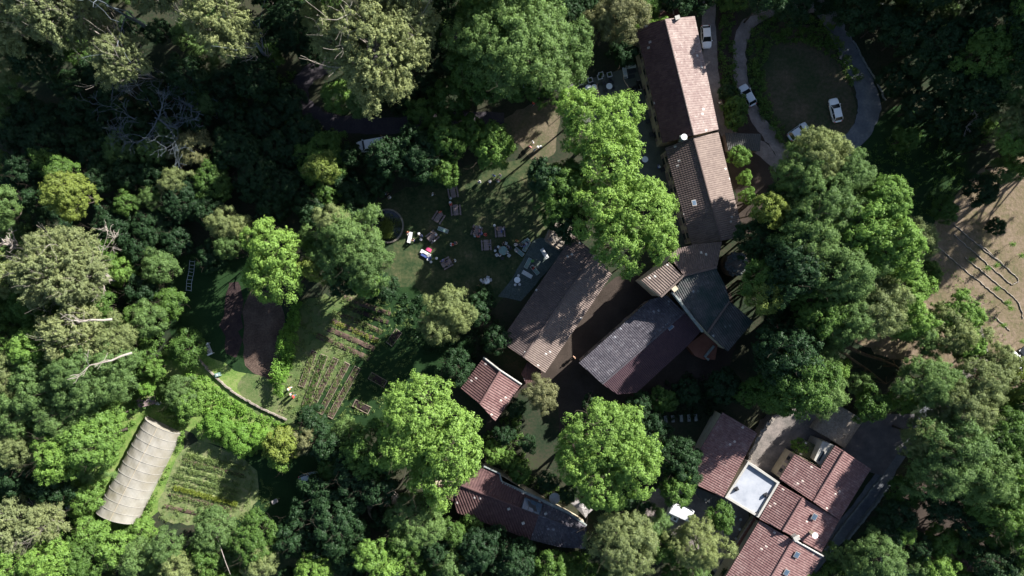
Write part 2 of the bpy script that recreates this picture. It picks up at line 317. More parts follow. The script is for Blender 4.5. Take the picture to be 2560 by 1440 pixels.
# ---------------------------------------------------------------- foliage meshes
def quads_mesh(name, pos, nrm, size, rng, aspect=0.62):
    n = len(pos); r = rng.normal(size=(n, 3)); t = np.cross(nrm, r); t /= np.linalg.norm(t, axis=1, keepdims=True) + 1e-9
    b = np.cross(nrm, t); s = size[:, None]
    v = np.stack([pos + t * s, pos + b * s * aspect, pos - t * s, pos - b * s * aspect], axis=1).reshape(-1, 3)
    me = bpy.data.meshes.new(name); me.vertices.add(4 * n); me.vertices.foreach_set('co', v.astype(np.float32).ravel())
    me.loops.add(4 * n); me.loops.foreach_set('vertex_index', np.arange(4 * n, dtype=np.int32))
    me.polygons.add(n); me.polygons.foreach_set('loop_start', np.arange(0, 4 * n, 4, dtype=np.int32))
    me.update(calc_edges=True)
    return me
def unit(v): return v / (np.linalg.norm(v, axis=-1, keepdims=True) + 1e-9)
def crown_arrays(rng, R, Hh, nb, nc, nl, leaf, style):
    ph = rng.uniform(0, 2 * pi, 5); am = rng.uniform(0.05, 0.14, 5)
    def lob(th): return 0.86 + sum(am[k] * np.sin((k + 2) * th + ph[k]) for k in range(5))
    # boughs spread over a dome (and a few inside)
    th = np.arange(nb) * 2.39996 + rng.uniform(0, 0.5, nb); zz = 1 - (np.arange(nb) + 0.5) / nb * 1.35 + rng.normal(0, 0.05, nb)
    zz = np.clip(zz, -0.4, 1); rr = np.sqrt(np.clip(1 - zz ** 2, 0.0, 1)); k = lob(th) * rng.uniform(0.62, 0.84, nb)
    bc = np.stack([rr * np.cos(th) * k * R, rr * np.sin(th) * k * R, zz * Hh * rng.uniform(0.62, 0.85, nb)], axis=1)
    rb = R * rng.uniform(0.17, 0.30, nb) * dict(S=.85, P=.8).get(style, 1.0)
    out = unit(bc / np.array([R, R, Hh]))
    c = np.repeat(bc, nc, axis=0); o = np.repeat(out, nc, axis=0); rbb = np.repeat(rb, nc)[:, None]
    d = unit(rng.normal(size=(nb * nc, 3)) + 0.75 * o + np.array([0, 0, 0.35]))
    cc = c + d * rbb * rng.uniform(0.7, 1.15, (nb * nc, 1)) * np.array([1, 1, min(1.0, Hh / R + 0.15)])
    m = nb * nc; rc = rng.uniform(0.32, 0.62, m) * (R / 8) ** 0.35
    P = np.repeat(cc, nl, axis=0); D0 = np.repeat(d, nl, axis=0); RC = np.repeat(rc, nl)[:, None]
    q = unit(rng.normal(size=(m * nl, 3)) + 0.35 * D0 + np.array([0, 0, 0.3]))
    if style == 'S':      # drooping sprays: stretched outwards
        O = np.repeat(unit(o + rng.normal(0, 0.35, o.shape)), nl, axis=0)
        pos = P + q * RC * 0.75 * rng.uniform(0.3, 1, (m * nl, 1)) + O * rng.uniform(-1.3, 1.3, (m * nl, 1)) * RC
    else:
        pos = P + q * RC * rng.uniform(0.2, 1.4, (m * nl, 1))
    nr = unit(q + 0.5 * D0 + rng.normal(0, 0.36, q.shape) + np.array([0, 0, 0.25]))
    sz = leaf * rng.uniform(0.55, 1.15, m * nl)
    return pos, nr, sz
PROTO = {}
def crown_proto(cls, style, var):
    key = (cls, style, var)
    if key in PROTO: return PROTO[key]
    rng = np.random.default_rng(abs(hash((cls == 'L', cls == 'M', style == 'S', style == 'F', style == 'P', var))) % 99991)
    R, nb, nc, nl, leaf = dict(L=(9.0, 84, 16, 58, 0.18), M=(5.5, 46, 14, 50, 0.16), S=(3.0, 22, 12, 44, 0.135))[cls]
    if style == 'S': leaf *= 0.78; nl = int(nl * 1.25)
    if style == 'P': nl = int(nl * .5); nc = 13; leaf *= 1.05
    if style == 'F': leaf *= 0.72; nl = int(nl * 1.4); nc = int(nc * 1.1)
    p, n, s = crown_arrays(rng, R, R * 0.85, nb, nc, nl, leaf, style)
    PROTO[key] = (quads_mesh('crown', p, n, s, rng), R); return PROTO[key]
def limb(b, rnd, p, d, L, r, lev, n=5, kink=0.28, up=0.15, split=3, minr=0.02):
    pts = [p]; rs = [r]; k = 4
    for i in range(k):
        d = (d + Vector((rnd.gauss(0, kink), rnd.gauss(0, kink), rnd.gauss(0, kink) * 0.7 + up * 0.3))).normalized()
        p = p + d * (L / k); pts.append(p); rs.append(max(minr, r * (1 - 0.62 * (i + 1) / k)))
    b.tube(pts, rs, n)
    if lev > 0:
        for j in range(split):
            i = rnd.randint(2, k); dd = (d + Vector((rnd.gauss(0, 0.75), rnd.gauss(0, 0.75), rnd.gauss(0, 0.4) + up))).normalized()
            limb(b, rnd, pts[i], dd, L * rnd.uniform(0.5, 0.75), rs[i] * 0.75, lev - 1, max(3, n - 1), kink, up, split, minr)
TR = {}
def trunk_proto(kind, var):
    if (kind, var) in TR: return TR[(kind, var)]
    rnd = random.Random(var * 7 + len(kind)); b = B()
    b.tube([(0, 0, -0.3), (0.03, 0, 1.2), (rnd.gauss(0, .2), rnd.gauss(0, .2), 5.0), (rnd.gauss(0, .4), rnd.gauss(0, .4), 10.5)], [0.55, 0.4, 0.3, 0.16], 8)
    for i in range(7 if kind == 'a' else 11):
        a = i * 2.4 + rnd.random(); z = rnd.uniform(3.5, 10); e = rnd.uniform(0.5, 1.1)
        limb(b, rnd, Vector((0, 0, z)), Vector((cos(a), sin(a), e)).normalized(), rnd.uniform(5.5, 8.0), 0.2, 2, 5, 0.22, 0.2)
    me = bpy.data.meshes.new('trunk'); me.from_pydata(b.v, [], b.f); me.update(); TR[(kind, var)] = me
    return me
USED_LABELS = {}
TREES = []
def make_tree(px, py, r, kind, h, label, name='tree', group=None, cat='tree', bark='bark', bare=False, seed=None):
    rnd = random.Random(int(px * 31 + py * 17) if seed is None else seed)
    zc = h * 0.62; c = U(px, py, zc); rm = r * 1.04 * (1 - zc / HC) / PPM
    style = {'S': 'S', 'W': 'F', 'A': 'F', 'O': 'F', 'P': 'P'}.get(kind, 'B')
    cls = 'L' if rm > 7 else ('M' if rm > 3.9 else 'S')
    me, R = crown_proto(cls, style, rnd.randrange(6 if cls == 'L' else 5))
    o = empty(name, (c.x, c.y, 0), rnd.uniform(0, 2 * pi), label, cat, group)
    cr = bpy.data.objects.new('crown', me); COL.objects.link(cr); cr.parent = o
    if not me.materials: me.materials.append(M['leafG'])
    cr.material_slots[0].link = 'OBJECT'; cr.material_slots[0].material = M['leaf' + kind]
    s = rm / R; hz = min((0.32 if kind == 'P' else (0.46 if h < 9 else 0.38)) * h, rm * 1.1)
    cr.scale = (s, s, hz / (R * 0.85)); cr.location = (0, 0, h - hz * 1.02)
    tm = trunk_proto('b' if style == 'S' else 'a', rnd.randrange(3))
    tk = bpy.data.objects.new('trunk', tm); COL.objects.link(tk); tk.parent = o
    if not tm.materials: tm.materials.append(M['bark'])
    tk.material_slots[0].link = 'OBJECT'; tk.material_slots[0].material = M[bark]
    ts = rm / 9.5; tk.scale = (ts, ts, h / 16.5)
    return o
def inpoly(x, y, P):
    c = False; j = len(P) - 1
    for i in range(len(P)):
        if (P[i][1] > y) != (P[j][1] > y) and x < (P[j][0] - P[i][0]) * (y - P[i][1]) / (P[j][1] - P[i][1]) + P[i][0]: c = not c
        j = i
    return c
def mass(name, px, h, dens, mat, seed=0, leaf=0.16, nl=26, clump=0.55, kind='stuff', label=None, cat=None, z0=0.0):
    """loose foliage over an outline: heights roll with noise"""
    rng = np.random.default_rng(seed + 5); xs = [p[0] for p in px]; ys = [p[1] for p in px]; C = []
    area = (max(xs) - min(xs)) * (max(ys) - min(ys)) / PPM ** 2; n = int(area * dens)
    for _ in range(n):
        x, y = rng.uniform(min(xs), max(xs)), rng.uniform(min(ys), max(ys))
        if inpoly(x, y, px):
            u = U(x, y, 0); k = 0.55 + 0.45 * sin(u.x * 0.9 + seed) * sin(u.y * 0.8 + 2 * seed) + rng.uniform(-0.2, 0.2)
            C.append((u.x, u.y, z0 + max(0.15, h * k)))
    if not C: return None
    C = np.array(C); m = len(C); P = np.repeat(C, nl, axis=0); q = unit(rng.normal(size=(m * nl, 3)) + np.array([0, 0, 0.5]))
    pos = P + q * rng.uniform(0.4, 1.0, (m * nl, 1)) * clump; pos[:, 2] = np.maximum(pos[:, 2], z0 + 0.03)
    me = quads_mesh(name, pos, unit(q + rng.normal(0, 0.5, q.shape)), leaf * rng.uniform(0.6, 1.2, m * nl), rng)
    return tag(link(name, me, M[mat]), label, cat, None, kind)

# ---------------------------------------------------------------- ground, roads, fields
g = B(); g.add([(-900, -900, 0), (900, -900, 0), (900, 900, 0), (-900, 900, 0)], [(0, 1, 2, 3)]); tag(g.build('ground', M['litter']), kind='structure')
Z = 0.012
patch('lawn', [(1120, 425), (1290, 395), (1440, 420), (1420, 600), (1260, 760), (1130, 760), (980, 730), (880, 640), (925, 510)], Z, 'lawn', 0.6, 1)
patch('path', [(1240, 300), (1340, 250), (1400, 250), (1400, 330), (1385, 400), (1330, 400), (1280, 340)], 2 * Z, 'dirt', 0.5, 2)
patch('ground_oval', [(1900, 60), (2050, 60), (2110, 160), (2150, 290), (2080, 400), (1990, 400), (1890, 250), (1870, 130)], Z, 'oval', 0.5, 3)
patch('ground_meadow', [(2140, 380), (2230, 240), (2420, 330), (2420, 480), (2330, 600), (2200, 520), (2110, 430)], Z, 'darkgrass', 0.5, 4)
patch('ground_hillside', [(2330, 560), (2420, 440), (2560, 360), (2800, 300), (2800, 1000), (2460, 1010), (2400, 920), (2200, 900), (2080, 800), (2250, 700)], 1.5 * Z, 'field', 0.5, 5)
patch('ground_yard_shade', [(1250, 1040), (1330, 950), (1400, 1000), (1390, 1080), (1460, 1200), (1440, 1260), (1330, 1200), (1240, 1180), (1210, 1120)], 1.6 * Z, 'litter', 0.4, 35)  # dark litter colour stands in for shade on the lower yard
patch('ground_verge', [(1795, 0), (1850, 0), (1850, 250), (1930, 360), (1950, 440), (1900, 560), (1860, 600), (1800, 330), (1780, 200)], Z, 'yard', 0.3, 6)
patch('ground_yard', [(1362, 925), (1530, 680), (1620, 690), (1700, 620), (1830, 700), (1850, 900), (1700, 1000), (1560, 1060), (1470, 1180), (1300, 1180), (1220, 1140), (1210, 1040), (1300, 950)], Z, 'yard', 0.3, 7)
patch('path_patio', [(1418, 214), (1600, 160), (1680, 380), (1740, 630), (1690, 640), (1640, 470), (1560, 420), (1420, 270)], 2 * Z, 'slabs', 0.0, 8, 0)
patch('path_cobbles', [(1245, 742), (1284, 690), (1332, 602), (1352, 594), (1425, 600), (1400, 640), (1304, 752)], 2 * Z, 'cobble', 0.15, 9, 0)
patch('ground_courtyard', [(1900, 1050), (2050, 1000), (2110, 1080), (2010, 1150), (1950, 1210), (1860, 1170)], 2 * Z, 'concrete', 0.0, 10, 0)
patch('path_terrace', [(2100, 1125), (2170, 1035), (2300, 1035), (2275, 1090), (2205, 1190), (2160, 1175)], 3 * Z, 'terrace', 0.0, 11, 0)
patch('ground_caravan_yard', [(1590, 1250), (1720, 1180), (1900, 1290), (1840, 1440), (1790, 1440), (1700, 1340), (1620, 1330)], Z, 'track', 0.3, 12)
patch('ground_bank_path', [(600, 930), (700, 940), (760, 1020), (740, 1080), (640, 1040), (590, 980)], .9 * Z, 'gardengrass', 0.5, 33)
patch('ground_bank', [(400, 870), (520, 880), (700, 1000), (780, 1060), (700, 1140), (560, 1130), (440, 1060), (380, 960)], Z, 'brightgrass', 0.6, 13)
patch('ground_dark_grass', [(600, 1120), (760, 1060), (900, 1100), (860, 1250), (700, 1330), (560, 1330), (600, 1200)], .7 * Z, 'darkgrass', 0.6, 30)  # dark patch painted for the shaded end of the crop plot
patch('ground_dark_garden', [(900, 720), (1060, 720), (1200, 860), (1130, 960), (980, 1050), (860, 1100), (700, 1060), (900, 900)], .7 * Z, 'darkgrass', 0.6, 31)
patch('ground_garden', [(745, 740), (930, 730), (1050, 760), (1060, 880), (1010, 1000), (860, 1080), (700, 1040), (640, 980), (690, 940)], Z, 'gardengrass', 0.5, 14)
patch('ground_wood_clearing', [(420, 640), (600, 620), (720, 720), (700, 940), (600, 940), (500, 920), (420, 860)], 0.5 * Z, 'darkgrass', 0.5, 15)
patch('ground_plot', [(610, 720), (715, 735), (700, 960), (640, 935), (605, 910)], 2 * Z, 'soil', 0.45, 16, 1)
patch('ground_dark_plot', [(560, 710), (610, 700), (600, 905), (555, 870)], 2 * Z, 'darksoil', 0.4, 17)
patch('ground_vegetable_plot', [(465, 1095), (560, 1120), (640, 1160), (650, 1240), (600, 1310), (400, 1310), (395, 1250)], 1.5 * Z, 'plot', 0.4, 18)
patch('ground_tunnel_side', [(100, 960), (380, 900), (480, 1080), (400, 1310), (200, 1340), (120, 1180)], Z, 'brightgrass', 0.5, 19)
patch('ground_bottom', [(560, 1390), (1100, 1340), (1300, 1370), (1500, 1400), (1500, 1480), (560, 1480)], Z, 'lawn', 0.5, 20)
patch('path_concrete', [(2415, 808), (2448, 796), (2478, 900), (2436, 915)], 4 * Z, 'concrete', 0.1, 21, 0)
patch('ground_pool_garden', [(2230, 1190), (2420, 1230), (2520, 1380), (2480, 1480), (2160, 1480)], Z, 'yard', 0.5, 22)
ribbon('lane', [(1772, -60), (1772, 40), (1776, 140), (1788, 240), (1800, 310), (1835, 345), (1900, 370), (1950, 420)], [34, 34, 34, 32, 26, 30, 34, 30], 3 * Z, 'track', 0.1, 1)
ribbon('road', [(2020, -60), (2045, 5), (2080, 50), (2105, 100), (2140, 165), (2165, 225), (2172, 280), (2150, 330), (2095, 385), (2000, 440)], [44, 44, 46, 52, 58, 46, 46], 3.4 * Z, 'asphalt', 0.12, 2)
ribbon('road_branch', [(2050, 20), (1980, 15), (1905, 35), (1862, 75), (1848, 130), (1850, 190), (1866, 245), (1895, 300), (1935, 350), (1970, 410)], [28, 30, 34, 36, 32, 32, 36], 2.6 * Z, 'track', 0.12, 3)
ribbon('woodland_track', [(1200, 60), (1110, 100), (1000, 120), (880, 140), (790, 175), (752, 215), (755, 262), (800, 296), (880, 312), (1000, 314), (1130, 300), (1260, 300)], [34, 36, 40, 46, 44, 40, 36], 2 * Z, 'woodtrack', 0.15, 4)
ribbon('street', [(1960, 1500), (2050, 1385), (2150, 1275), (2215, 1180), (2280, 1080), (2330, 1020)], [46, 44, 44, 40, 34], 2.4 * Z, 'asphalt', 0.06, 5)
ribbon('footpath', [(2330, 1050), (2400, 960), (2440, 900)], [30, 30], 2 * Z, 'concrete', 0.1, 6)

# ---------------------------------------------------------------- roofs and buildings
def fitplane(P):
    A = np.array([[p.x, p.y, 1] for p in P]); zz = np.array([p.z for p in P]); return np.linalg.lstsq(A, zz, rcond=None)[0]
def slope(parent, pts, mat, pitch=0.42, amp=0.07, tdir=None, course=0.4, name='roof_slope', thick=0.14, step=0.03, ak=1.45):
    """one roof slope: pts = [(px,py,z)], convex outline; corrugated clay tiles run down it"""
    P = [U(*p) for p in pts]; a, b, c0 = fitplane(P); P2 = ccw([(p.x, p.y) for p in P])
    if tdir is None:
        gvec = Vector((-a, -b)); dn = gvec.normalized() if gvec.length > 1e-3 else Vector((0, -1))
    else:
        dn = Vector((tdir[0], -tdir[1])).normalized()
        if dn.dot(Vector((-a, -b))) < 0: dn = -dn
    ac = Vector((-dn.y, dn.x)); sub = 6
    A = [p[0] * ac.x + p[1] * ac.y for p in P2]; T = [p[0] * dn.x + p[1] * dn.y for p in P2]
    a0, a1 = min(A), max(A); nc = max(2, int((a1 - a0) / pitch * sub)); vs = []; fs = []; uvs = []
    t0g = min(T); rows = None; tl = max(T) - t0g; nr = max(2, int(tl / course))
    cols = []
    for i in range(nc + 1):
        x = a0 + (a1 - a0) * (i / nc); x = min(max(x, a0 + 1e-4), a1 - 1e-4); ts = []
        for k in range(len(P2)):
            x0, x1, u0, u1 = A[k], A[(k + 1) % len(P2)], T[k], T[(k + 1) % len(P2)]
            if (x0 - x) * (x1 - x) <= 0 and abs(x1 - x0) > 1e-9: ts.append(u0 + (u1 - u0) * (x - x0) / (x1 - x0))
        lo_, hi_ = (min(ts), max(ts)) if len(ts) > 1 else (T[0], T[0])
        col = []
        for j in range(nr):
            for e in (0.0, 0.999):
                t = t0g + (j + e) * tl / nr; tt = min(max(t, lo_), hi_)
                wv = abs(sin(pi * (x - a0) / pitch)); h = ak * amp * wv ** 0.6 + step * e
                X, Y = ac.x * x + dn.x * tt, ac.y * x + dn.y * tt
                vs.append((X, Y, a * X + b * Y + c0 + h)); col.append(((x - a0) / pitch, (t - t0g) / course * 1.0 - (0.002 if e else 0)))
        cols.append(col); uvs.append(col)
    m = 2 * nr
    fuv = []
    for i in range(nc):
        for j in range(m - 1):
            q = (i * m + j, i * m + j + 1, (i + 1) * m + j + 1, (i + 1) * m + j)
            A_, Bv, C_ = Vector(vs[q[0]]), Vector(vs[q[1]]), Vector(vs[q[2]])
            if (Vector(vs[q[2]]) - A_).cross(Vector(vs[q[3]]) - Bv).length < 1e-6: continue
            fs.append(q)
            cu = (uvs[i][j][0] + 1e-3); fuv.append([(cu, uvs[i][j][1]), (cu, uvs[i][j + 1][1]), (uvs[i + 1][j + 1][0] - 1e-3, uvs[i + 1][j + 1][1]), (uvs[i + 1][j][0] - 1e-3, uvs[i + 1][j][1])])
    # board edges and underside
    n0 = len(vs); L = len(P2)
    for dz in (0.0, -thick):
        for (X, Y) in P2: vs.append((X, Y, a * X + b * Y + c0 + dz))
    for k in range(L):
        k2 = (k + 1) % L; fs.append((n0 + L + k, n0 + L + k2, n0 + k2, n0 + k)); fuv.append([(0, 0)] * 4)
    fs.append(tuple(n0 + L + k for k in range(L - 1, -1, -1))); fuv.append([(0, 0)] * L)
    me = bpy.data.meshes.new(name); me.from_pydata(vs, [], fs); me.update()
    uvl = me.uv_layers.new(name='UVMap'); flat = []
    for f in fuv:
        for q in f: flat += [q[0], q[1]]
    uvl.data.foreach_set('uv', flat)
    return reg(link(name, me, M[mat], parent))
def ridge(parent, a, b, mat, r=0.16, name='ridge_tile'):
    A, Bp = U(*a), U(*b); n = max(2, int((Bp - A).length / 0.45)); bb = B(); rnd = random.Random(int(a[0]))
    pts = []; rs = []
    for i in range(n):
        p = A.lerp(Bp, i / n); q = A.lerp(Bp, (i + 0.98) / n); pts += [p, q]; rs += [r * rnd.uniform(0.92, 1.0), r * 1.15]
    bb.tube(pts, rs, 8); return bb.build(name, M[mat], parent)
def walls(parent, pts, mat, inset=0.35, drop=0.2, name='wall', z0=0.0):
    P = [U(*p) for p in pts]; c = sum(P, Vector()) / len(P); Q = []
    for p in P:
        d = Vector((c.x - p.x, c.y - p.y, 0)); l = d.length; Q.append(p + d * (inset * 1.3 / max(l, 0.1)) - Vector((0, 0, drop)))
    n = len(Q); vs = [tuple(q) for q in Q] + [(q.x, q.y, z0) for q in Q]
    bb = B(); bb.add(vs, [(n + i, n + (i + 1) % n, (i + 1) % n, i) for i in range(n)]); o = bb.build(name, M[mat], parent)
    return Q
def windows(parent, A, Bp, n, z, wd=1.0, ht=1.3, name='window', door=()):
    """openings set proud of a wall running A to Bp"""
    d = (Bp - A); d.z = 0; L = d.length; d.normalize(); nn = Vector((d.y, -d.x, 0))
    mid = (A + Bp) / 2
    if nn.dot(Vector((-mid.x, -mid.y, 0))) < 0: nn = -nn
    for i in range(n):
        p = A + d * (L * (i + 0.5) / n); isd = i in door; h = 2.1 if isd else ht; zc = 1.05 if isd else z
        c = Vector((p.x, p.y, zc)) + nn * 0.02; rz = atan2(d.y, d.x)
        f = B(); f.box(c, (wd + 0.2, 0.1, h + 0.2), rz); fo = f.build('door' if isd else name, M['plank'], parent)
        g2 = B(); g2.box(c + nn * 0.03, (wd - 0.1, 0.1, h - 0.1), rz); g2.build('pane' if not isd else 'door_leaf', M['glass'] if not isd else M['wood'], fo)
        if not isd:
            for s in (-1, 1):
                g3 = B(); g3.box(c + nn * 0.03 + d * s * (wd * 0.5 + 0.32), (0.45, 0.06, h), rz); g3.build('shutter', M['wood'], fo)
def chimney(parent, x, y, zb, h, s=0.7, mat='stone', rz=0.3, pot=False):
    c = U(x, y, zb); b = B(); b.box((c.x, c.y, zb + h / 2 - 0.4), (s, s * 0.8, h + 0.8), rz); b.box((c.x, c.y, zb + h + 0.05), (s + 0.2, s * 0.8 + 0.2, 0.12), rz)
    o = b.build('chimney', M[mat], parent)
    if pot:
        q = B(); q.cyl((c.x, c.y, zb + h + 0.1), 0.18, 0.4, 12); q.cyl((c.x, c.y, zb + h + 0.5), 0.5, 0.14, 18); q.build('chimney_cap', M['white'], o)
    return o
def skylight(parent, x, y, z, wd, ht, rz, tilt=0.0, tdir=0.0):
    c = U(x, y, z); f = B(); f.box((0, 0, 0), (wd + 0.16, ht + 0.16, 0.1)); fo = f.build('skylight', M['greycloth'], parent)
    p = B(); p.box((0, 0, 0.05), (wd, ht, 0.06)); p.build('pane', M['panel'], fo)
    fo.location = c; fo.rotation_euler = (Matrix.Rotation(tdir, 3, 'Z') @ Matrix.Rotation(tilt, 3, 'Y') @ Matrix.Rotation(rz - tdir, 3, 'Z')).to_euler()
    return fo
def house(label, x, y, name='house', cat='house', group=None):
    o = empty(name, (0, 0, 0), 0, label, cat, group); return o

# long farmhouse, upper wing
ZE, ZR = 6.2, 9.4
h1 = house('long farmhouse wing with pink sunlit tiles beside the lane', 1700, 190, 'farmhouse')
slope(h1, [(1589, 67, ZE), (1663, 48, ZR), (1735, 338, ZR), (1657, 358, ZE)], 't_redd', 0.4, 0.05)  # slope away from the sun gets darker tiles, its shade painted in
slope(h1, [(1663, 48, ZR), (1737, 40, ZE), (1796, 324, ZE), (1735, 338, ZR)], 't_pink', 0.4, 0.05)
ridge(h1, (1663, 48, ZR + .05), (1735, 338, ZR + .05), 't_pink')
Q = walls(h1, [(1589, 67, ZE), (1663, 48, ZR), (1737, 40, ZE), (1796, 324, ZE), (1735, 338, ZR), (1657, 358, ZE)], 'plaster')
windows(h1, Q[0], Q[5], 7, 4.4, door=()); windows(h1, Q[0], Q[5], 5, 1.2, 1.2, 1.6, door=(1, 3))
chimney(h1, 1690, 50, 8.0, 1.2, 0.6, 'parapet'); skylight(h1, 1684, 204, 7.9, 0.7, 0.9, radians(-76), radians(-30), radians(-166))
b = B()
for i in range(9):
    p = U(1596 + i * 9.5, 67 - i * 2.6, 6.6); b.cyl((p.x, p.y, 6.2), 0.5, 0.6, 8, 0.3)
# climbing ivy along the gable
rng = np.random.default_rng(3); C = np.array([list(U(1592 + (1668 - 1592) * k, 66 - 20 * k, 6.6)) for k in np.linspace(0, 1, 60)]); C = np.repeat(C, 60, axis=0)
q = unit(rng.normal(size=C.shape) + np.array([0, 0, .5])); reg(link('ivy', quads_mesh('ivy', C + q * rng.uniform(0.2, 0.6, (len(C), 1)), q, 0.12 * np.ones(len(C)), rng), M['ivy'], h1))
# small roof terrace at its end
t1 = house('red tiled roof terrace with white rim above the farmhouse gable', 1640, 45, 'roof_terrace', 'terrace')
b = B(); b.prism(ccw([tuple(U(x, y, 3.6))[:2] for x, y in [(1592, 60), (1603, 38), (1681, 20), (1684, 38), (1668, 44)]]), 0, 3.6); b.build('terrace_floor', M['t_redd'], t1)

b = B(); b.tube([U(1603, 38, 4.4), U(1681, 20, 4.4), U(1684, 36, 4.4)], [0.16] * 3, 5)
for k in range(8): p = U(1603 + 78 * k / 7, 38 - 18 * k / 7, 3.6); b.box((p.x, p.y, 4.0), (0.08, 0.08, 0.9))
b.build('balustrade', M['parapet'], t1)
l1 = house('small plum tiled lean-to touching the farmhouse gable by the lane', 1700, 20, 'lean_to', 'shed')
slope(l1, [(1688, 12, 4.4), (1702, 5, 4.2), (1712, 36, 4.0), (1682, 42, 4.3)], 't_redd', 0.4, 0.06, (0, 1)); walls(l1, [(1688, 12, 4.4), (1702, 5, 4.2), (1712, 36, 4.0), (1682, 42, 4.3)], 'stone')
# lower wing
h2 = house('lower farmhouse wing with pale striped tiles below the white chimney cap', 1750, 470, 'farmhouse')
ZE, ZR = 5.6, 7.9
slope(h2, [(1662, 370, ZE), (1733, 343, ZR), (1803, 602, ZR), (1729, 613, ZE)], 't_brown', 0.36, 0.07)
slope(h2, [(1733, 343, ZR), (1796, 330, ZE), (1860, 592, ZE), (1803, 602, ZR)], 't_brown_lit', 0.36, 0.06)
ridge(h2, (1733, 343, ZR + .05), (1803, 602, ZR + .05), 't_brown')
Q = walls(h2, [(1662, 370, ZE), (1733, 343, ZR), (1796, 330, ZE), (1860, 592, ZE), (1803, 602, ZR), (1729, 613, ZE)], 'plaster')
windows(h2, Q[0], Q[5], 6, 4.0, 1.1, 1.5); windows(h2, Q[0], Q[5], 6, 1.4, 1.2, 1.8, door=(1, 4))
chimney(h2, 1704, 348, 7.5, 1.4, 0.9, 'greystone', 0.25, True); skylight(h2, 1735, 507, 7.7, 0.8, 0.8, 0.2, radians(-28), radians(-166))
# T-shaped cluster
h3 = house('rambling grey tiled house with a broken ridge beside the rubble ring', 1750, 700, 'old_house')
ZE, ZR = 8.8, 11.0
slope(h3, [(1672, 642, ZE), (1691, 622, ZE), (1736, 611, ZE), (1804, 604, ZE), (1793, 666, ZR), (1709, 688, ZR)], 't_brown', 0.36, 0.075, (0.12, 1))
slope(h3, [(1672, 655, ZE + .2), (1707, 690, ZR), (1652, 743, ZR - .4), (1603, 700, ZE - .2)], 't_brown_lit', 0.40, 0.09, (1, 1.05))
slope(h3, [(1680, 731, ZR - 1), (1711, 691, ZR), (1790, 670, ZR), (1812, 714, ZR - 1.2), (1824, 752, ZR - 1.8), (1769, 832, ZR - 2.6)], 't_grey', 0.36, 0.085, (0.62, 1))
slope(h3, [(1769, 833, 8.2), (1825, 754, 9.0), (1883, 804, 7.6), (1819, 879, 7.0)], 't_grey', 0.36, 0.08, (0.62, 0.8))
ridge(h3, (1709, 689, ZR + .1), (1792, 668, ZR + .1), 't_brown', 0.2); ridge(h3, (1652, 742, ZR - .3), (1709, 689, ZR + .1), 't_brown_lit', 0.2)
ridge(h3, (1769, 832, 8.55), (1824, 753, 9.3), 't_brown', 0.2)
walls(h3, [(1603, 700, ZE), (1672, 645, ZE), (1691, 622, ZE), (1736, 611, ZE), (1804, 604, ZE), (1793, 668, ZR - .3), (1824, 752, 8.8), (1883, 804, 7.5), (1819, 879, 6.9), (1769, 832, 8.2), (1680, 731, 9.8), (1652, 743, 10.2)], 'plaster', 0.3)
b = B(); b.tube([U(1680, 729, 10.1), U(1718, 778, 9.6), U(1757, 829, 9.0)], [0.28, 0.3, 0.25], 6); b.build('parapet', M['greystone'], h3)
chimney(h3, 1683, 722, 9.6, 1.3, 0.7, 'plaster', 0.7)
tt = house('flat terracotta terrace with a pale corner ledge under the grey roofs', 1755, 880, 'terracotta_terrace', 'terrace')
b = B(); b.prism(ccw([tuple(U(x, y, 3.0))[:2] for x, y in [(1718, 864), (1759, 832), (1795, 858), (1788, 899), (1759, 899), (1738, 890)]]), 0, 3.0); b.build('terrace_floor', M['terracotta'], tt)
b = B(); b.tube([U(1785, 865, 3.3), U(1762, 892, 3.3), U(1772, 899, 3.3)], [0.25] * 3, 5); b.build('ledge', M['greystone'], tt)
rb = empty('stone_ring', U(1827, 662, 0), 0, 'ring of pale rubble around a ruined round tower by the old house', 'ruin')
b = B(); rnd = random.Random(5)
for i in range(150):
    a = rnd.uniform(0, 2 * pi); r = rnd.uniform(0.9, 2.1); s = rnd.uniform(.25, .55); b.box((r * cos(a), r * sin(a), 4.2 + rnd.uniform(-.3, .3)), (s, s * .8, s * .7), rnd.uniform(0, 3), .7)
b.build('rubble_top', M['greystone'], rb)
b = B(); b.rings([[((2.0 if j % 2 else 1.98) * cos(2 * pi * k / 20), 2.0 * sin(2 * pi * k / 20), z) for k in range(20)] for j, z in enumerate((0, 2, 4.2))]); b.build('tower_wall', M['stone'], rb)

# barn in the middle
h4 = house('long barn with dappled brown tiles between lawn and yard', 1390, 780, 'barn', 'barn')
ZE, ZR = 4.2, 6.6
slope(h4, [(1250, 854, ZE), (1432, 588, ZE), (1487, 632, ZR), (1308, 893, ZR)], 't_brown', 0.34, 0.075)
slope(h4, [(1308, 893, ZR), (1487, 632, ZR), (1530, 686, ZE), (1362, 933, ZE)], 't_brown_lit', 0.34, 0.075)
ridge(h4, (1308, 893, ZR + .08), (1487, 632, ZR + .08), 't_brown', .18)
Q = walls(h4, [(1250, 854, ZE), (1308, 893, ZR), (1362, 933, ZE), (1530, 686, ZE), (1487, 632, ZR), (1432, 588, ZE)], 'stone')
windows(h4, Q[3], Q[2], 5, 2.2, 1.0, 1.1, door=(2,))
h5 = house('second barn with lichened dark slope and plum tiled slope', 1600, 860, 'barn', 'barn')
ZE, ZR = 5.4, 7.6
slope(h5, [(1447, 907, ZE), (1626, 748, ZE), (1668, 738, ZE + 0.9), (1711, 781, ZR), (1506, 960, ZR)], 't_slate', 0.34, 0.06)
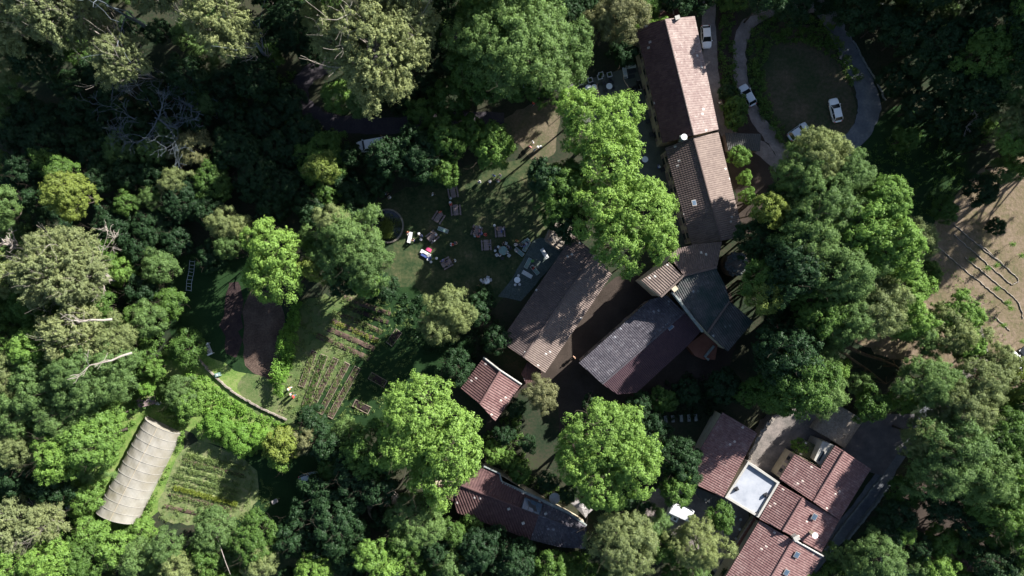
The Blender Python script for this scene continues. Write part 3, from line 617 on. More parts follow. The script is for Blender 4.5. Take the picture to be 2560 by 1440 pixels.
slope(h5, [(1506, 960, ZR), (1711, 781, ZR), (1754, 826, ZE + .1), (1718, 866, ZE), (1592, 982, ZE - .2), (1543, 985, ZE + 0.2)], 't_plum', 0.3, 0.06, (1, 1.1))
ridge(h5, (1506, 960, ZR + .08), (1711, 781, ZR + .08), 't_slate', .16)
Q = walls(h5, [(1447, 907, ZE), (1506, 960, ZR), (1543, 985, ZE), (1592, 982, ZE - .2), (1718, 866, ZE), (1754, 826, ZE), (1711, 781, ZR), (1668, 738, ZE), (1626, 748, ZE)], 'stone')
windows(h5, Q[8], Q[0], 5, 2.0, 1.0, 1.1, door=(1,)); skylight(h5, 1674, 815, 7.5, 0.9, 1.1, radians(40)); skylight(h5, 1704, 786, 7.3, 1.2, 0.8, radians(40))
h6 = house('small square house with speckled red tiles and white verge', 1225, 970, 'cottage', 'house')
ZE, ZR = 4.4, 6.1
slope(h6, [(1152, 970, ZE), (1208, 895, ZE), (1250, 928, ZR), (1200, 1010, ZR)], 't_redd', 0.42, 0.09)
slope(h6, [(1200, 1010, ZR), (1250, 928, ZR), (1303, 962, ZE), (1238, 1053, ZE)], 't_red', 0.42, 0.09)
ridge(h6, (1200, 1010, ZR + .08), (1250, 928, ZR + .08), 't_red', .2)
walls(h6, [(1152, 970, ZE), (1208, 895, ZE), (1250, 928, ZR), (1303, 962, ZE), (1238, 1053, ZE), (1200, 1010, ZR)], 'plaster')
b = B(); b.tube([U(1209, 894, 4.6), U(1250, 926, 6.3), U(1303, 961, 4.6)], [.2] * 3, 5); b.build('verge', M['parapet'], h6)
lt = house('dark corrugated lean-to bridging barn corner and small square house', 1320, 940, 'lean_to', 'shed')
slope(lt, [(1303, 935, 3.0), (1318, 905, 3.2), (1356, 932, 3.0), (1318, 965, 2.8)], 't_redd', 0.3, 0.05); walls(lt, [(1303, 935, 3.0), (1318, 905, 3.2), (1356, 932, 3.0), (1318, 965, 2.8)], 'wood')
# long low house with solar panel
h7 = house('long low house with dark red tiles and blue solar panel', 1300, 1270, 'cottage', 'house')
ZE, ZR = 4.0, 5.7
slope(h7, [(1150, 1212, ZR), (1209, 1167, ZE), (1248, 1183, ZE), (1255, 1203, ZE), (1357, 1252, ZE), (1347, 1288, ZR)], 't_redd', 0.46, 0.09)
slope(h7, [(1137, 1252, 4.3), (1150, 1212, ZR), (1347, 1288, ZR), (1326, 1349, ZE), (1141, 1281, ZE)], 't_redd', 0.46, 0.09, (0.35, 1))
slope(h7, [(1075, 1222, 4.4), (1082, 1212, 4.7), (1153, 1213, 5.2), (1137, 1255, 4.3)], 't_redd', 0.46, 0.09, (0.35, 1))
slope(h7, [(1347, 1288, ZR + .1), (1357, 1252, ZE + .1), (1420, 1282, ZE), (1466, 1314, ZE), (1456, 1330, ZR - .6)], 't_slate', 0.42, 0.07)
slope(h7, [(1326, 1349, ZE + .05), (1347, 1288, ZR + .1), (1456, 1330, ZR - .6), (1466, 1318, ZR - .7), (1464, 1372, ZE - .1), (1400, 1368, ZE - .1)], 't_slate', 0.42, 0.07, (0.35, 1))
ridge(h7, (1150, 1212, ZR + .08), (1347, 1288, ZR + .08), 't_redd', .2); ridge(h7, (1347, 1288, ZR + .15), (1456, 1330, ZR - .5), 't_slate', .18)
Q = walls(h7, [(1080, 1216, 4.4), (1150, 1212, 5.0), (1209, 1167, ZE), (1248, 1183, ZE), (1357, 1252, ZE), (1466, 1314, ZE), (1464, 1372, ZE - .1), (1326, 1349, ZE), (1141, 1281, ZE), (1137, 1254, 4.2)], 'plaster', .2)
b = B(); b.tube([U(1209, 1166, 4.2), U(1249, 1184, 4.2), U(1254, 1206, 4.2), U(1357, 1252, 4.2), U(1420, 1281, 4.2), U(1466, 1314, 4.2)], [.16, .16, .3, .34, .28, .2], 6); b.build('coping', M['greystone'], h7)
sp = B(); A0 = [U(1312, 1243, 5.4), U(1357, 1260, 5.0), U(1349, 1288, 6.0), U(1304, 1271, 6.2)]
fr = B(); c0 = sum(A0, Vector()) / 4; fr.add([p + (p - c0).normalized() * .1 for p in A0] + [p + (p - c0).normalized() * .1 - Vector((0, 0, .25)) for p in A0], [(0, 1, 2, 3), (4, 5, 1, 0), (5, 6, 2, 1), (6, 7, 3, 2), (7, 4, 0, 3)]); fo = fr.build('solar_panel', M['darkmetal'], h7)
for k in range(3):
    e = lambda u, v: (A0[0].lerp(A0[1], u)).lerp(A0[3].lerp(A0[2], u), v) + Vector((0, 0, .03))
    q = B(); q.add([e(k / 3 + .015, .03), e((k + 1) / 3 - .015, .03), e((k + 1) / 3 - .015, .97), e(k / 3 + .015, .97)], [(0, 1, 2, 3)]); q.build('panel_glass', M['panel'], fo)
for (x, y) in [(1171, 1219), (1364, 1284), (1308, 1308), (1272, 1272)]:
    c = U(x, y, 5.5); q = B(); q.box((c.x, c.y, 5.4), (.5, .4, .5), .4); q.build('roof_vent', M['parapet'], h7)

# the hamlet bottom right
h8 = house('red tiled house striped by branch shadows, beside the white roof', 1815, 1140, 'house')
ZH = 5.2
slope(h8, [(1807, 1031, 5.6), (1893, 1082, 6.4), (1809, 1243, 5.8), (1727, 1206, 4.8), (1748, 1127, 5.0)], 't_red', 0.40, 0.065, (1, .55))
walls(h8, [(1807, 1031, 5.6), (1893, 1082, 6.4), (1809, 1243, 5.8), (1727, 1206, 4.8), (1748, 1127, 5.0)], 'plaster')
l8 = house('grey corrugated porch roof at the foot of the branch-shadowed house', 1760, 1240, 'lean_to', 'shed')
slope(l8, [(1724, 1211, 3.6), (1806, 1246, 3.8), (1790, 1276, 3.2), (1745, 1243, 3.0)], 't_tin', 0.3, 0.05, (.1, 1)); walls(l8, [(1724, 1211, 3.6), (1806, 1246, 3.8), (1790, 1276, 3.2), (1745, 1243, 3.0)], 'wood')
h9 = house('flat white roofed building with raised parapet', 1880, 1225, 'flat_roof_house', 'building')
P9 = [(1871, 1157, 5.2), (1946, 1207, 5.2), (1896, 1291, 5.2), (1816, 1243, 5.2)]
b = B(); pp = ccw([tuple(U(*p))[:2] for p in P9]); b.prism(pp, 0, 5.2); b.build('flat_roof', M['flatroof'], h9)
b = B(); PP = [U(p[0], p[1], 5.75) for p in P9]
for k in range(4):
    A_, B_ = PP[k], PP[(k + 1) % 4]; d = (B_ - A_); m = (A_ + B_) / 2; b.box((m.x, m.y, 2.87), (d.length + .3, .36, 5.74 + .01 * k), atan2(d.y, d.x))
b.build('parapet', M['parapet'], h9)
for (x, y) in [(1841, 1222), (1914, 1237), (1890, 1285)]:
    c = U(x, y, 5.3); q = B(); q.box((c.x, c.y, 5.45), (.75, .6, .5), .5, .85); q.cyl((c.x, c.y, 5.7), .18, .25, 10); q.build('roof_vent', M['darkmetal'], h9)
ZE, ZR = 5.4, 7.6
h10 = house('red tiled town house with cream notched wall, lowest row end by the paved terrace', 2060, 1200, 'house')
slope(h10, [(1948, 1197, ZE), (1987, 1134, ZE), (2056, 1175, 7.3), (2034, 1255, ZR)], 't_red', 0.40, 0.065, (1, .62))
slope(h10, [(2054, 1165, 6.9), (2087, 1113, 6.7), (2111, 1128, ZR), (2034, 1255, ZR)], 't_red', 0.40, 0.065, (1, .62))
slope(h10, [(2111, 1128, ZR), (2177, 1172, ZE), (2098, 1300, ZE), (2034, 1255, ZR)], 't_red', 0.40, 0.065, (1, .62))
ridge(h10, (2111, 1128, ZR + .1), (2034, 1255, ZR + .1), 't_red', .2)
Q = walls(h10, [(1948, 1197, ZE), (1987, 1134, ZE), (2054, 1168, 6.6), (2087, 1113, 6.4), (2111, 1128, ZR), (2177, 1172, ZE), (2098, 1300, ZE), (2034, 1255, ZR)], 'plaster', .2)
windows(h10, Q[0], Q[1], 2, 3.8, .8, 1.4)
b = B(); W2 = [U(2057, 1103, 5.6), U(2086, 1113, 5.6), U(2054, 1166, 5.6), U(2035, 1150, 5.6)]; b.prism(ccw([tuple(p)[:2] for p in W2]), 0, 5.6); nw = b.build('gable_wall', M['parapet'], h10)
q = B(); c = U(2052, 1140, 5.65); q.box((c.x, c.y, 5.65), (1.9, .5, .12), radians(62)); q.build('window', M['glass'], nw)
g1 = house('mossy green corrugated canopy wedged in the notch of the town house', 2015, 1140, 'canopy', 'canopy')
slope(g1, [(1986, 1130, 3.6), (2010, 1098, 3.4), (2056, 1122, 3.6), (2040, 1158, 3.9)], 't_green', 0.3, 0.05, (-1, -.5)); walls(g1, [(1986, 1130, 3.6), (2010, 1098, 3.4), (2056, 1122, 3.6), (2040, 1158, 3.9)], 'wood')
h11 = house('red tiled middle house with the white round chimney cap', 2000, 1300, 'house')
ZE, ZR = 5.2, 7.1
slope(h11, [(1948, 1209, ZE), (2007, 1244, ZR), (1957, 1328, ZR), (1898, 1297, ZE)], 't_red', 0.40, 0.065)
slope(h11, [(2007, 1244, ZR), (2098, 1300, ZE), (2053, 1381, ZE), (1957, 1328, ZR)], 't_red', 0.40, 0.065)
ridge(h11, (2007, 1244, ZR + .08), (1957, 1328, ZR + .08), 't_red', .2)
walls(h11, [(1948, 1209, ZE), (2007, 1244, ZR), (2098, 1300, ZE), (2053, 1381, ZE), (1957, 1328, ZR), (1898, 1297, ZE)], 'plaster')
chimney(h11, 2027, 1330, 6.2, 1.3, .6, 'plaster', .5, True); skylight(h11, 2036, 1292, 6.75, .9, .9, radians(-30), radians(18), radians(-31))
h12 = house('red tiled house with two skylights, cut by the lower frame', 1950, 1400, 'house')
slope(h12, [(1898, 1301, ZE - .2), (1982, 1350, ZR), (1895, 1500, ZR), (1778, 1500, ZE - .2)], 't_red', 0.40, 0.065)
slope(h12, [(1982, 1350, ZR), (2057, 1391, ZE - .2), (1985, 1500, ZE - .2), (1895, 1500, ZR)], 't_red', 0.40, 0.065)
ridge(h12, (1982, 1350, ZR + .08), (1895, 1500, ZR + .08), 't_red', .2)
walls(h12, [(1898, 1301, ZE - .2), (1982, 1350, ZR), (2057, 1391, ZE - .2), (1985, 1500, ZE - .2), (1895, 1500, ZR), (1778, 1500, ZE - .2)], 'plaster')
chimney(h12, 1985, 1340, 6.9, 1.2, .8, 'parapet', .5); skylight(h12, 1992, 1387, 6.9, .9, .9, radians(-30), radians(18), radians(-31)); skylight(h12, 1966, 1431, 6.8, .9, .9, radians(-30), radians(18), radians(-31))
b = B(); b.tube([U(1983, 1349, 7.3), U(2058, 1391, 5.3)], [.2, .2], 5); b.build('verge', M['parapet'], h12)
ba = house('narrow balcony with terracotta floor along the house wall', 1860, 1350, 'balcony', 'balcony')
b = B(); b.prism(ccw([tuple(U(x, y, 2.8))[:2] for x, y in [(1884, 1292), (1896, 1300), (1838, 1400), (1820, 1392)]]), 2.6, 2.8); b.build('balcony_floor', M['terracotta'], ba)
b = B(); b.tube([U(1884, 1292, 3.6), U(1818, 1395, 3.6)], [.08, .08], 5)
for k in range(14): p = U(1884 - 66 * k / 13, 1292 + 103 * k / 13, 3.2); b.box((p.x, p.y, 1.8 if k % 4 == 0 else 3.2), (.1, .1, 3.5 if k % 4 == 0 else .8))
b.build('railing', M['plank'], ba)
# stone vault and rough wall
va = empty('stone_vault', (0, 0, 0), 0, 'weathered grey vaulted shed beside the paved terrace', 'shed')
b = B(); A_, B_ = U(2052, 1048, 0), U(2122, 1108, 0); C_ = U(2060, 1010, 0); rings = []
a3, b3 = Vector(U(2022, 1068, 0)), Vector(U(2103, 1117, 0)); dv = (U(2068, 1000, 0) - U(2022, 1068, 0)); ln = 6
for i in range(ln + 1):
    o3 = dv * (i / ln); rings.append([tuple(a3.lerp(b3, .5 - .5 * cos(pi * k / 14)) + o3 + Vector((0, 0, 1.0 + 2.6 * sin(pi * k / 14)))) for k in range(15)])
vs = [q for r in rings for q in r]; fs = [(i * 15 + k, i * 15 + k + 1, (i + 1) * 15 + k + 1, (i + 1) * 15 + k) for i in range(ln) for k in range(14)]
b.add(vs, fs); b.build('vault_roof', M['stone'], va, True)
b = B(); b.prism(ccw([tuple(p)[:2] for p in (a3, b3, b3 + dv, a3 + dv)]), 0, 1.05); b.build('wall', M['stone'], va)
def rough_wall(name, pxs, h, wd, mat, label, cat='wall'):
    b = B(); rnd = random.Random(len(pxs) + int(pxs[0][0])); C = catmull([U(x, y, h) for x, y in pxs], 5)
    for i in range(len(C) - 1):
        A_, B_ = C[i], C[i + 1]; d = B_ - A_; n = max(1, int(d.length / .4))
        for k in range(n):
            p = A_.lerp(B_, (k + .5) / n); hh = h * rnd.uniform(.88, 1.05)
            b.box((p.x + rnd.gauss(0, .05), p.y + rnd.gauss(0, .05), hh / 2), (d.length / n * 1.3, wd * rnd.uniform(.85, 1.15), hh), atan2(d.y, d.x) + rnd.gauss(0, .1), .9)
    return tag(b.build(name, M[mat]), label, cat)
rough_wall('stone_wall', [(1935, 1045), (1905, 1085), (1882, 1125), (1872, 1155)], 3.0, .7, 'stone', 'crumbling pale stone wall between courtyard and branch-shadowed house')
rough_wall('stone_wall', [(498, 900), (530, 935), (575, 975), (630, 1010), (715, 1050)], 0.55, .24, 'stone', 'pale low garden wall curving above the bright brambles')
rough_wall('stone_wall', [(1930, 120), (1850, 20)][:0] or [(2195, 0), (2230, 25), (2268, 62)], 1.0, .5, 'greystone', 'grey dry stone wall in the dark wood above the asphalt road')
rough_wall('stone_wall', [(2135, 100), (2160, 150), (2190, 200), (2215, 250)], .3, .2, 'greystone', 'broken stone edging following the outside of the road bend')
rough_wall('stone_wall', [(2208, 1190), (2150, 1262), (2090, 1340), (2040, 1400)], .5, .3, 'greystone', 'low pale kerb wall between the red houses and the street')
rough_wall('stone_wall', [(2225, 1215), (2180, 1275), (2120, 1350)], .9, .4, 'greystone', 'grey stone wall along the outer side of the street')
# square ruin by the plane trees
ru = empty('stone_terrace', (0, 0, 0), 0, 'sunlit square stone platform with broken paving beside the plane trees', 'terrace')
P5 = [(1362, 600), (1383, 556), (1420, 560), (1446, 590), (1400, 626)]
b = B(); b.prism(ccw([tuple(U(x, y, 1.0))[:2] for x, y in P5]), 0, 1.0); b.build('platform', M['stone'], ru)
b = B(); rnd = random.Random(8)
for i in range(260):
    x, y = rnd.uniform(1362, 1440), rnd.uniform(560, 622)
    if inpoly(x, y, P5): p = U(x, y, 1.1); s = rnd.uniform(.15, .5); b.box((p.x, p.y, 1.1), (s, s * .7, s * .6), rnd.uniform(0, 3), .8)
b.build('loose_stone', M['stone'], ru); 
b = B(); b.tube([U(1363, 600, 1.3), U(1383, 557, 1.3)], [.25, .25], 4); b.tube([U(1363, 601, 1.2), U(1400, 625, 1.2)], [.2, .2], 4); b.build('kerb', M['plank'], ru)
ps = empty('pergola', (0, 0, 0), 0, 'low slatted pergola roof over the end of the drive', 'pergola')
slope(ps, [(1812, 332, 2.6), (1902, 335, 2.6), (1899, 378, 2.4), (1820, 376, 2.4)], 't_tin', .34, .09, (-.2, 1)); walls(ps, [(1812, 332, 2.6), (1902, 335, 2.6), (1899, 378, 2.4), (1820, 376, 2.4)], 'wood', .2)
h13 = house('narrow plum tiled outhouse in the wood beyond the swimming pool', 2410, 1390, 'outhouse', 'shed')
slope(h13, [(2395, 1330, 3.6), (2440, 1345, 3.6), (2425, 1470, 3.2), (2385, 1460, 3.2)], 't_red', .42, .08); walls(h13, [(2395, 1330, 3.6), (2440, 1345, 3.6), (2425, 1470, 3.2), (2385, 1460, 3.2)], 'stone')
ov = house('dark tiled roof corner showing under the wood below the yellow-green tree', 1940, 800, 'shed', 'shed')
slope(ov, [(1925, 800, 3.6), (1975, 770, 3.8), (2010, 800, 3.4), (1960, 835, 3.2)], 't_redd', .4, .07); walls(ov, [(1925, 800, 3.6), (1975, 770, 3.8), (2010, 800, 3.4), (1960, 835, 3.2)], 'stone')

# ---------------------------------------------------------------- polytunnel, pond, pool, tents
pt = empty('polytunnel', (0, 0, 0), 0, 'long pale plastic polytunnel beside the striped vegetable rows', 'greenhouse')
a3, b3 = U(369, 1040, 0), U(457, 1082, 0); e3 = U(247, 1272, 0); f3 = U(345, 1305, 0); nseg = 40; K = 18
def tun(i, k, dz=0):
    t = i / nseg; A_ = a3.lerp(e3, t); B_ = b3.lerp(f3, t); u = .5 - .5 * cos(pi * k / K) * (1 if True else 1)
    sag = .012 * abs(sin(pi * t * 11)) ; return A_.lerp(B_, u) + Vector((.008 * sin(i * 7.3 + k * 2.1), .008 * sin(i * 3.1 + k * 5.7), .016 * sin(i * 5.1 + k * 1.7) + 3.0 * sin(pi * k / K) ** .8 - sag * sin(pi * k / K) + dz))
b = B(); vs = [tun(i, k) for i in range(nseg + 1) for k in range(K + 1)]
b.add(vs, [(i * (K + 1) + k, i * (K + 1) + k + 1, (i + 1) * (K + 1) + k + 1, (i + 1) * (K + 1) + k) for i in range(nseg) for k in range(K)])
ev = [tun(0, k) for k in range(K + 1)]; b.add(ev, [tuple(range(K + 1))]); ev = [tun(nseg, k) for k in range(K + 1)]; b.add(ev, [tuple(range(K, -1, -1))])
b.build('film_cover', M['film'], pt, False)
for j in range(11 + 1):
    i = j * nseg / 11; t = i / nseg; b = B(); b.tube([tun(i, k, .05) for k in range(K + 1)], [.034] * (K + 1), 5); b.build('hoop', M['parapet'], pt)
b = B(); b.tube([tun(0, K / 2, .05), tun(nseg, K / 2, .05)], [.04, .04], 5); b.build('ridge_bar', M['plaster'], pt)
pond = empty('round_pond', U(970, 565, 0), 0, 'round dark pond with stone rim and weeds beside the lawn', 'pond')
def ring(r0, r1, z0, z1, n=36, e=1.08):
    return [[((r0 if i in (0, 3, 4) else r1) * cos(2 * pi * k / n), (r0 if i in (0, 3, 4) else r1) * e * sin(2 * pi * k / n), (z0 if i in (0, 1, 4) else z1)) for k in range(n)] for i in range(5)]
b = B(); b.rings(ring(2.6, 2.85, .0, .45), False); b.build('stone_rim', M['stone'], pond)
b = B(); b.add([(2.6 * cos(2 * pi * k / 36), 2.8 * sin(2 * pi * k / 36), .12) for k in range(36)], [tuple(range(36))]); b.build('pond_water', M['water'], pond)
rng = np.random.default_rng(9); n = 3200; q = rng.normal(size=(n, 3)) * np.array([.5, 1.0, .3]) + np.array([-.1, -.6, .8]); q = q[(q[:, 0] ** 2 + q[:, 1] ** 2) < 5.5]
reg(link('weeds', quads_mesh('weeds', q, unit(rng.normal(size=q.shape) + np.array([0, 0, .6])), .12 * np.ones(len(q)), rng), M['leafY'], pond))
po = empty('swimming_pool', (0, 0, 0), 0, 'small turquoise swimming pool half hidden by trees', 'pool')
b = B(); pp = [U(2205, 1385, .1), U(2240, 1392, .1), U(2290, 1435, .1), U(2270, 1475, .1), U(2200, 1440, .1)]; b.add(pp, [(0, 1, 2, 3, 4)][:1]); b.v = [tuple(p) for p in ccw(pp)]; b.build('pool_water', M['pool'], po)
b = B(); b.tube([p + Vector((0, 0, .02)) for p in pp] + [pp[0]], [.2] * 6, 4); b.build('pool_edge', M['parapet'], po)
rt = empty('round_tent', U(965, 1262, 0), 0, 'round weathered canvas tent under the big plane tree', 'tent')
b = B(); b.rings([[(r * cos(2 * pi * k / 24), r * sin(2 * pi * k / 24), z) for k in range(24)] for r, z in ((2.9, 0), (2.9, 1.7), (3.05, 1.72), (.35, 3.3), (.05, 3.35))]); b.build('canvas', M['tentcloth'], rt)
b = B()
for k in range(0, 24, 3): a = 2 * pi * k / 24; b.tube([(3.06 * cos(a), 3.06 * sin(a), 1.76), (.36 * cos(a), .36 * sin(a), 3.34)], [.05, .04], 4)
b.build('seam', M['parapet'], rt)
def canopy(label, pts, z, mat, name='canopy', sag=.35):
    o = empty(name, (0, 0, 0), 0, label, 'canopy'); P = [U(*p, z) for p in pts]; c = sum(P, Vector()) / len(P) + Vector((0, 0, sag)); b = B()
    n = len(P); vs = [c] + P; mids = [(P[i] + P[(i + 1) % n]) / 2 + (c - (P[i] + P[(i + 1) % n]) / 2) * .08 for i in range(n)]; vs += mids; fs = []
    for i in range(n): fs += [(0, 1 + i, 1 + n + i), (0, 1 + n + i, 1 + (i + 1) % n)]
    lo2 = [v - Vector((0, 0, .05)) for v in vs]; m = len(vs); fs2 = [tuple(m + q for q in f[::-1]) for f in fs]
    b.add(vs + lo2, fs + fs2); b.build('canvas', M[mat], o)
    for p in P: q = B(); q.tube([(p.x, p.y, 0), (p.x, p.y, z)], [.05, .05], 5); q.build('pole', M['darkmetal'], o)
    return o
canopy('pale grey pointed shade sail at the patio corner', [(1384, 224), (1418, 219), (1428, 262), (1412, 240)], 3.0, 'greycloth', 'shade_sail', -.3)
canopy('grey flat canopy beside the end of the solar panel house', [(1427, 1258), (1441, 1246), (1482, 1275), (1464, 1295)], 2.6, 'greycloth')

# ---------------------------------------------------------------- vehicles
def make_car(px, py, rz, mat, label, L=4.1, W=1.75, name='parked_car', van=False, group=None, proto={}):
    o = empty(name, U(px, py, 0) + Vector((0, 0, .05)), rz, label, 'car' if not van else 'van', group)
    def prof(x):   # half width, belt height along the car
        t = x / (L / 2); hw = W / 2 * (1 - .16 * max(0, abs(t) - .55) ** 2 * 5); zt = (.98 if van else .9) - .22 * max(0, t - .35) ** 1.4 - .1 * max(0, -t - .6)
        return hw, zt
    b = B(); rings = []
    for i in range(15):
        x = -L / 2 + L * i / 14; hw, zt = prof(x); e = .82 if i in (0, 14) else 1.0; hw *= e; zb = .28 if i not in (0, 14) else .4
        zt = zt if i not in (0, 14) else zt - .12
        rings.append([(x, -hw, zb), (x, -hw * 1.0, (zb + zt) / 2), (x, -hw * .95, zt - .06), (x, -hw * .8, zt), (x, 0, zt + .03), (x, hw * .8, zt), (x, hw * .95, zt - .06), (x, hw, (zb + zt) / 2), (x, hw, zb)])
    b.rings(rings)
    x0, x1, x2, x3 = (-L * .47, -L * .44, L * .2, L * .3) if van else (-L * .44, -L * .33, L * .06, L * .24)
    zr = 1.95 if van else 1.45; hb, hr = W * .46, W * .38
    b.rings([[(xa, -h, z), (xb, -h, z), (xb, h, z), (xa, h, z)] for xa, xb, h, z in ((x1 - .02, x2 + .02, hr + .015, zr - .07), (x1 + .04, x2 - .04, hr - .02, zr), (x1 + .2, x2 - .2, hr - .2, zr + .03))])
    for (xa, xb) in ((x0, x1), (x3, x2), ((x1 + x2) / 2 - .03, (x1 + x2) / 2)):
        for s in (-1, 1): b.tube([(xa, s * hb, .88), (xb, s * hr, zr - .03)], [.05, .045], 4)
    b.build('body', M[mat], o)
    def pane(nm, vs): q = B(); q.add(vs, [(0, 1, 2, 3), (3, 2, 1, 0)]); q.build(nm, M['glass'], o)
    pane('windshield', [(x3, -hb, .88), (x3, hb, .88), (x2, hr, zr - .04), (x2, -hr, zr - .04)])
    pane('rear_window', [(x0, -hb, .88), (x0, hb, .88), (x1, hr, zr - .04), (x1, -hr, zr - .04)])
    for s in (-1, 1): pane('side_window', [(x0, s * hb, .88), (x3, s * hb, .88), (x2, s * hr, zr - .05), (x1, s * hr, zr - .05)])
    for i, (x, s) in enumerate([(L * .31, 1), (L * .31, -1), (-L * .3, 1), (-L * .3, -1)]):
        q = B(); n = 14; q.rings([[(x + .31 * cos(2 * pi * k / n), y, .31 + .31 * sin(2 * pi * k / n)) for k in range(n)] for y in (s * (W / 2 - .2), s * (W / 2 + .01))]); wh = q.build('wheel', M['rubber'], o)
        q = B(); q.rings([[(x + .19 * cos(2 * pi * k / n), y, .31 + .19 * sin(2 * pi * k / n)) for k in range(n)] for y in (s * (W / 2), s * (W / 2 + .02))]); q.build('rim', M['chrome'], wh)
    for s in (-1, 1):
        q = B(); q.box((L / 2 - .16, s * W * .33, .66), (.2, .34, .14)); q.build('headlight', M['cloth'], o)
        q = B(); q.box((-L / 2 + .08, s * W * .36, .72), (.1, .22, .16)); q.build('tail_light', M['redcloth'], o)
        q = B(); q.box((x3 - .15, s * (W / 2 + .06), .95), (.14, .16, .1)); q.build('mirror', M[mat], o)
    return o
make_car(1763, 95, radians(-86), 'white', 'white hatchback parked against the farmhouse eaves on the lane')
make_car(1866, 241, radians(119), 'silver', 'silver car with dark cabin parked on the narrow drive')
make_car(2085, 278, radians(103), 'white', 'white saloon standing on the grass inside the oval drive', 4.3)
make_car(1992, 331, radians(35), 'silver', 'silver car with only its bonnet out from under the tree', 4.0)
make_car(930, 364, radians(190), 'white', 'white van half hidden in the shaded wood', 5.2, 2.1, 'parked_van', True)
make_car(2537, 905, radians(125), 'white', 'white car nosing out of the trees by the hillside', 4.2)
make_car(2566, 893, radians(125), 'black', 'dark car cut by the frame edge beside the white one', 4.2)
cv = empty('caravan', U(1697, 1272, 0), radians(-25), 'white caravan with raised roof next to the round olive tree', 'caravan')
b = B(); b.rings([[(x, -h, z), (x, h, z)] + [] for x, h, z in ()] or [[(-2.1 + dx, -1.1 + e, z), (2.1 - dx, -1.1 + e, z), (2.1 - dx, 1.1 - e, z), (-2.1 + dx, 1.1 - e, z)] for z, dx, e in ((.4, .1, .05), (.9, 0, 0), (2.0, 0, 0), (2.35, .15, .12), (2.42, .5, .4))]); b.build('body', M['white'], cv)
for k in range(7): b = B(); b.tube([(-1.8 + k * .6, -1.0, 2.38), (-1.8 + k * .6, 0, 2.46), (-1.8 + k * .6, 1.0, 2.38)], [.03] * 3, 4); b.build('roof_rib', M['cloth'], cv)
b = B(); b.box((.9, -1.12, 1.6), (1.0, .05, .5)); b.build('window', M['glass'], cv)
for s in (-1, 1): b = B(); b.rings([[(.3 * cos(2 * pi * k / 12), y, .3 + .3 * sin(2 * pi * k / 12)) for k in range(12)] for y in (s * .9, s * 1.08)]); b.build('wheel', M['rubber'], cv)
cs = empty('utility_box', U(1677, 1288, 0), radians(-28), 'white box with two dark hatches standing against the caravan', 'box')
b = B(); b.box((0, 0, .8), (2.1, .9, 1.5)); b.build('cabinet', M['white'], cs)
for s in (-1, 1): b = B(); b.box((s * .5, 0, 1.57), (.5, .42, .06)); b.build('hatch', M['glass'], cs)
tr = empty('trailer', U(372, 1003, 0), radians(14), 'weathered flat wooden trailer by the polytunnel end', 'trailer')
b = B(); b.box((0, 0, .7), (3.2, 1.3, .12)); b.build('bed', M['wood'], tr)
for (x, y, dx, dy) in ((0, .65, 3.2, .08), (0, -.65, 3.2, .08), (-1.6, 0, .08, 1.4), (1.6, 0, .08, 1.4)): b = B(); b.box((x, y, .88), (dx, dy, .3)); b.build('side_board', M['wood'], tr)
b = B(); b.tube([(1.6, 0, .6), (2.7, 0, .5)], [.06, .05], 5); b.build('drawbar', M['darkmetal'], tr)
for s in (-1, 1): b = B(); b.rings([[(.32 * cos(2 * pi * k / 12), y, .33 + .32 * sin(2 * pi * k / 12)) for k in range(12)] for y in (s * .5, s * .66)]); b.build('wheel', M['rubber'], tr)
sk = empty('grain_sack', U(398, 1007, 0), 0, 'white sack lying at the trailer end', 'sack'); b = B(); b.rings([[(x, r * cos(2 * pi * k / 10), .3 + r * .8 * sin(2 * pi * k / 10)) for k in range(10)] for x, r in ((-.6, .08), (-.45, .28), (0, .36), (.45, .28), (.6, .08))]); b.build('sack_body', M['cloth'], sk, True)

# ---------------------------------------------------------------- furniture
def P_picnic():
    o = empty('picnic_table', (0, 0, 0)); b = B()
    for k in range(4): b.box((0, -.33 + k * .22, .75), (1.9, .2, .05))
    b.build('table_top', M['wood'], o)
    for s in (-1, 1): b = B(); b.box((0, s * .78, .45), (1.9, .26, .05)); b.build('bench', M['wood'], o)
    for s in (-1, 1):
        b = B(); b.tube([(s * .7, -.72, 0), (s * .7, -.3, .73)], [.05, .05], 4); b.tube([(s * .7, .72, 0), (s * .7, .3, .73)], [.05, .05], 4); b.box((s * .7, 0, .41), (.08, 1.6, .07)); b.build('frame', M['wood'], o)
    return o
def P_round(mat, r=.6):
    o = empty('round_table', (0, 0, 0)); b = B(); b.cyl((0, 0, .71), r, .04, 24); b.build('table_top', M[mat], o)
    b = B(); b.tube([(0, 0, .02), (0, 0, .71)], [.05, .05], 6); b.cyl((0, 0, 0.0), .25, .03, 12); b.build('pedestal', M['darkmetal'], o); return o
def P_chair(mat):
    o = empty('garden_chair', (0, 0, 0)); b = B(); b.box((0, 0, .44), (.5, .48, .05)); b.build('seat', M[mat], o)
    b = B(); b.box((-.25, 0, .7), (.05, .48, .45)); b.build('backrest', M[mat], o)
    for x, y in ((-.22, -.2), (-.22, .2), (.22, -.2), (.22, .2)): b = B(); b.tube([(x, y, 0), (x, y, .43)], [.022, .022], 5); b.build('leg', M[mat], o)
    for s in (-1, 1): b = B(); b.box((0, s * .26, .64), (.44, .05, .04)); b.build('armrest', M[mat], o)
    return o
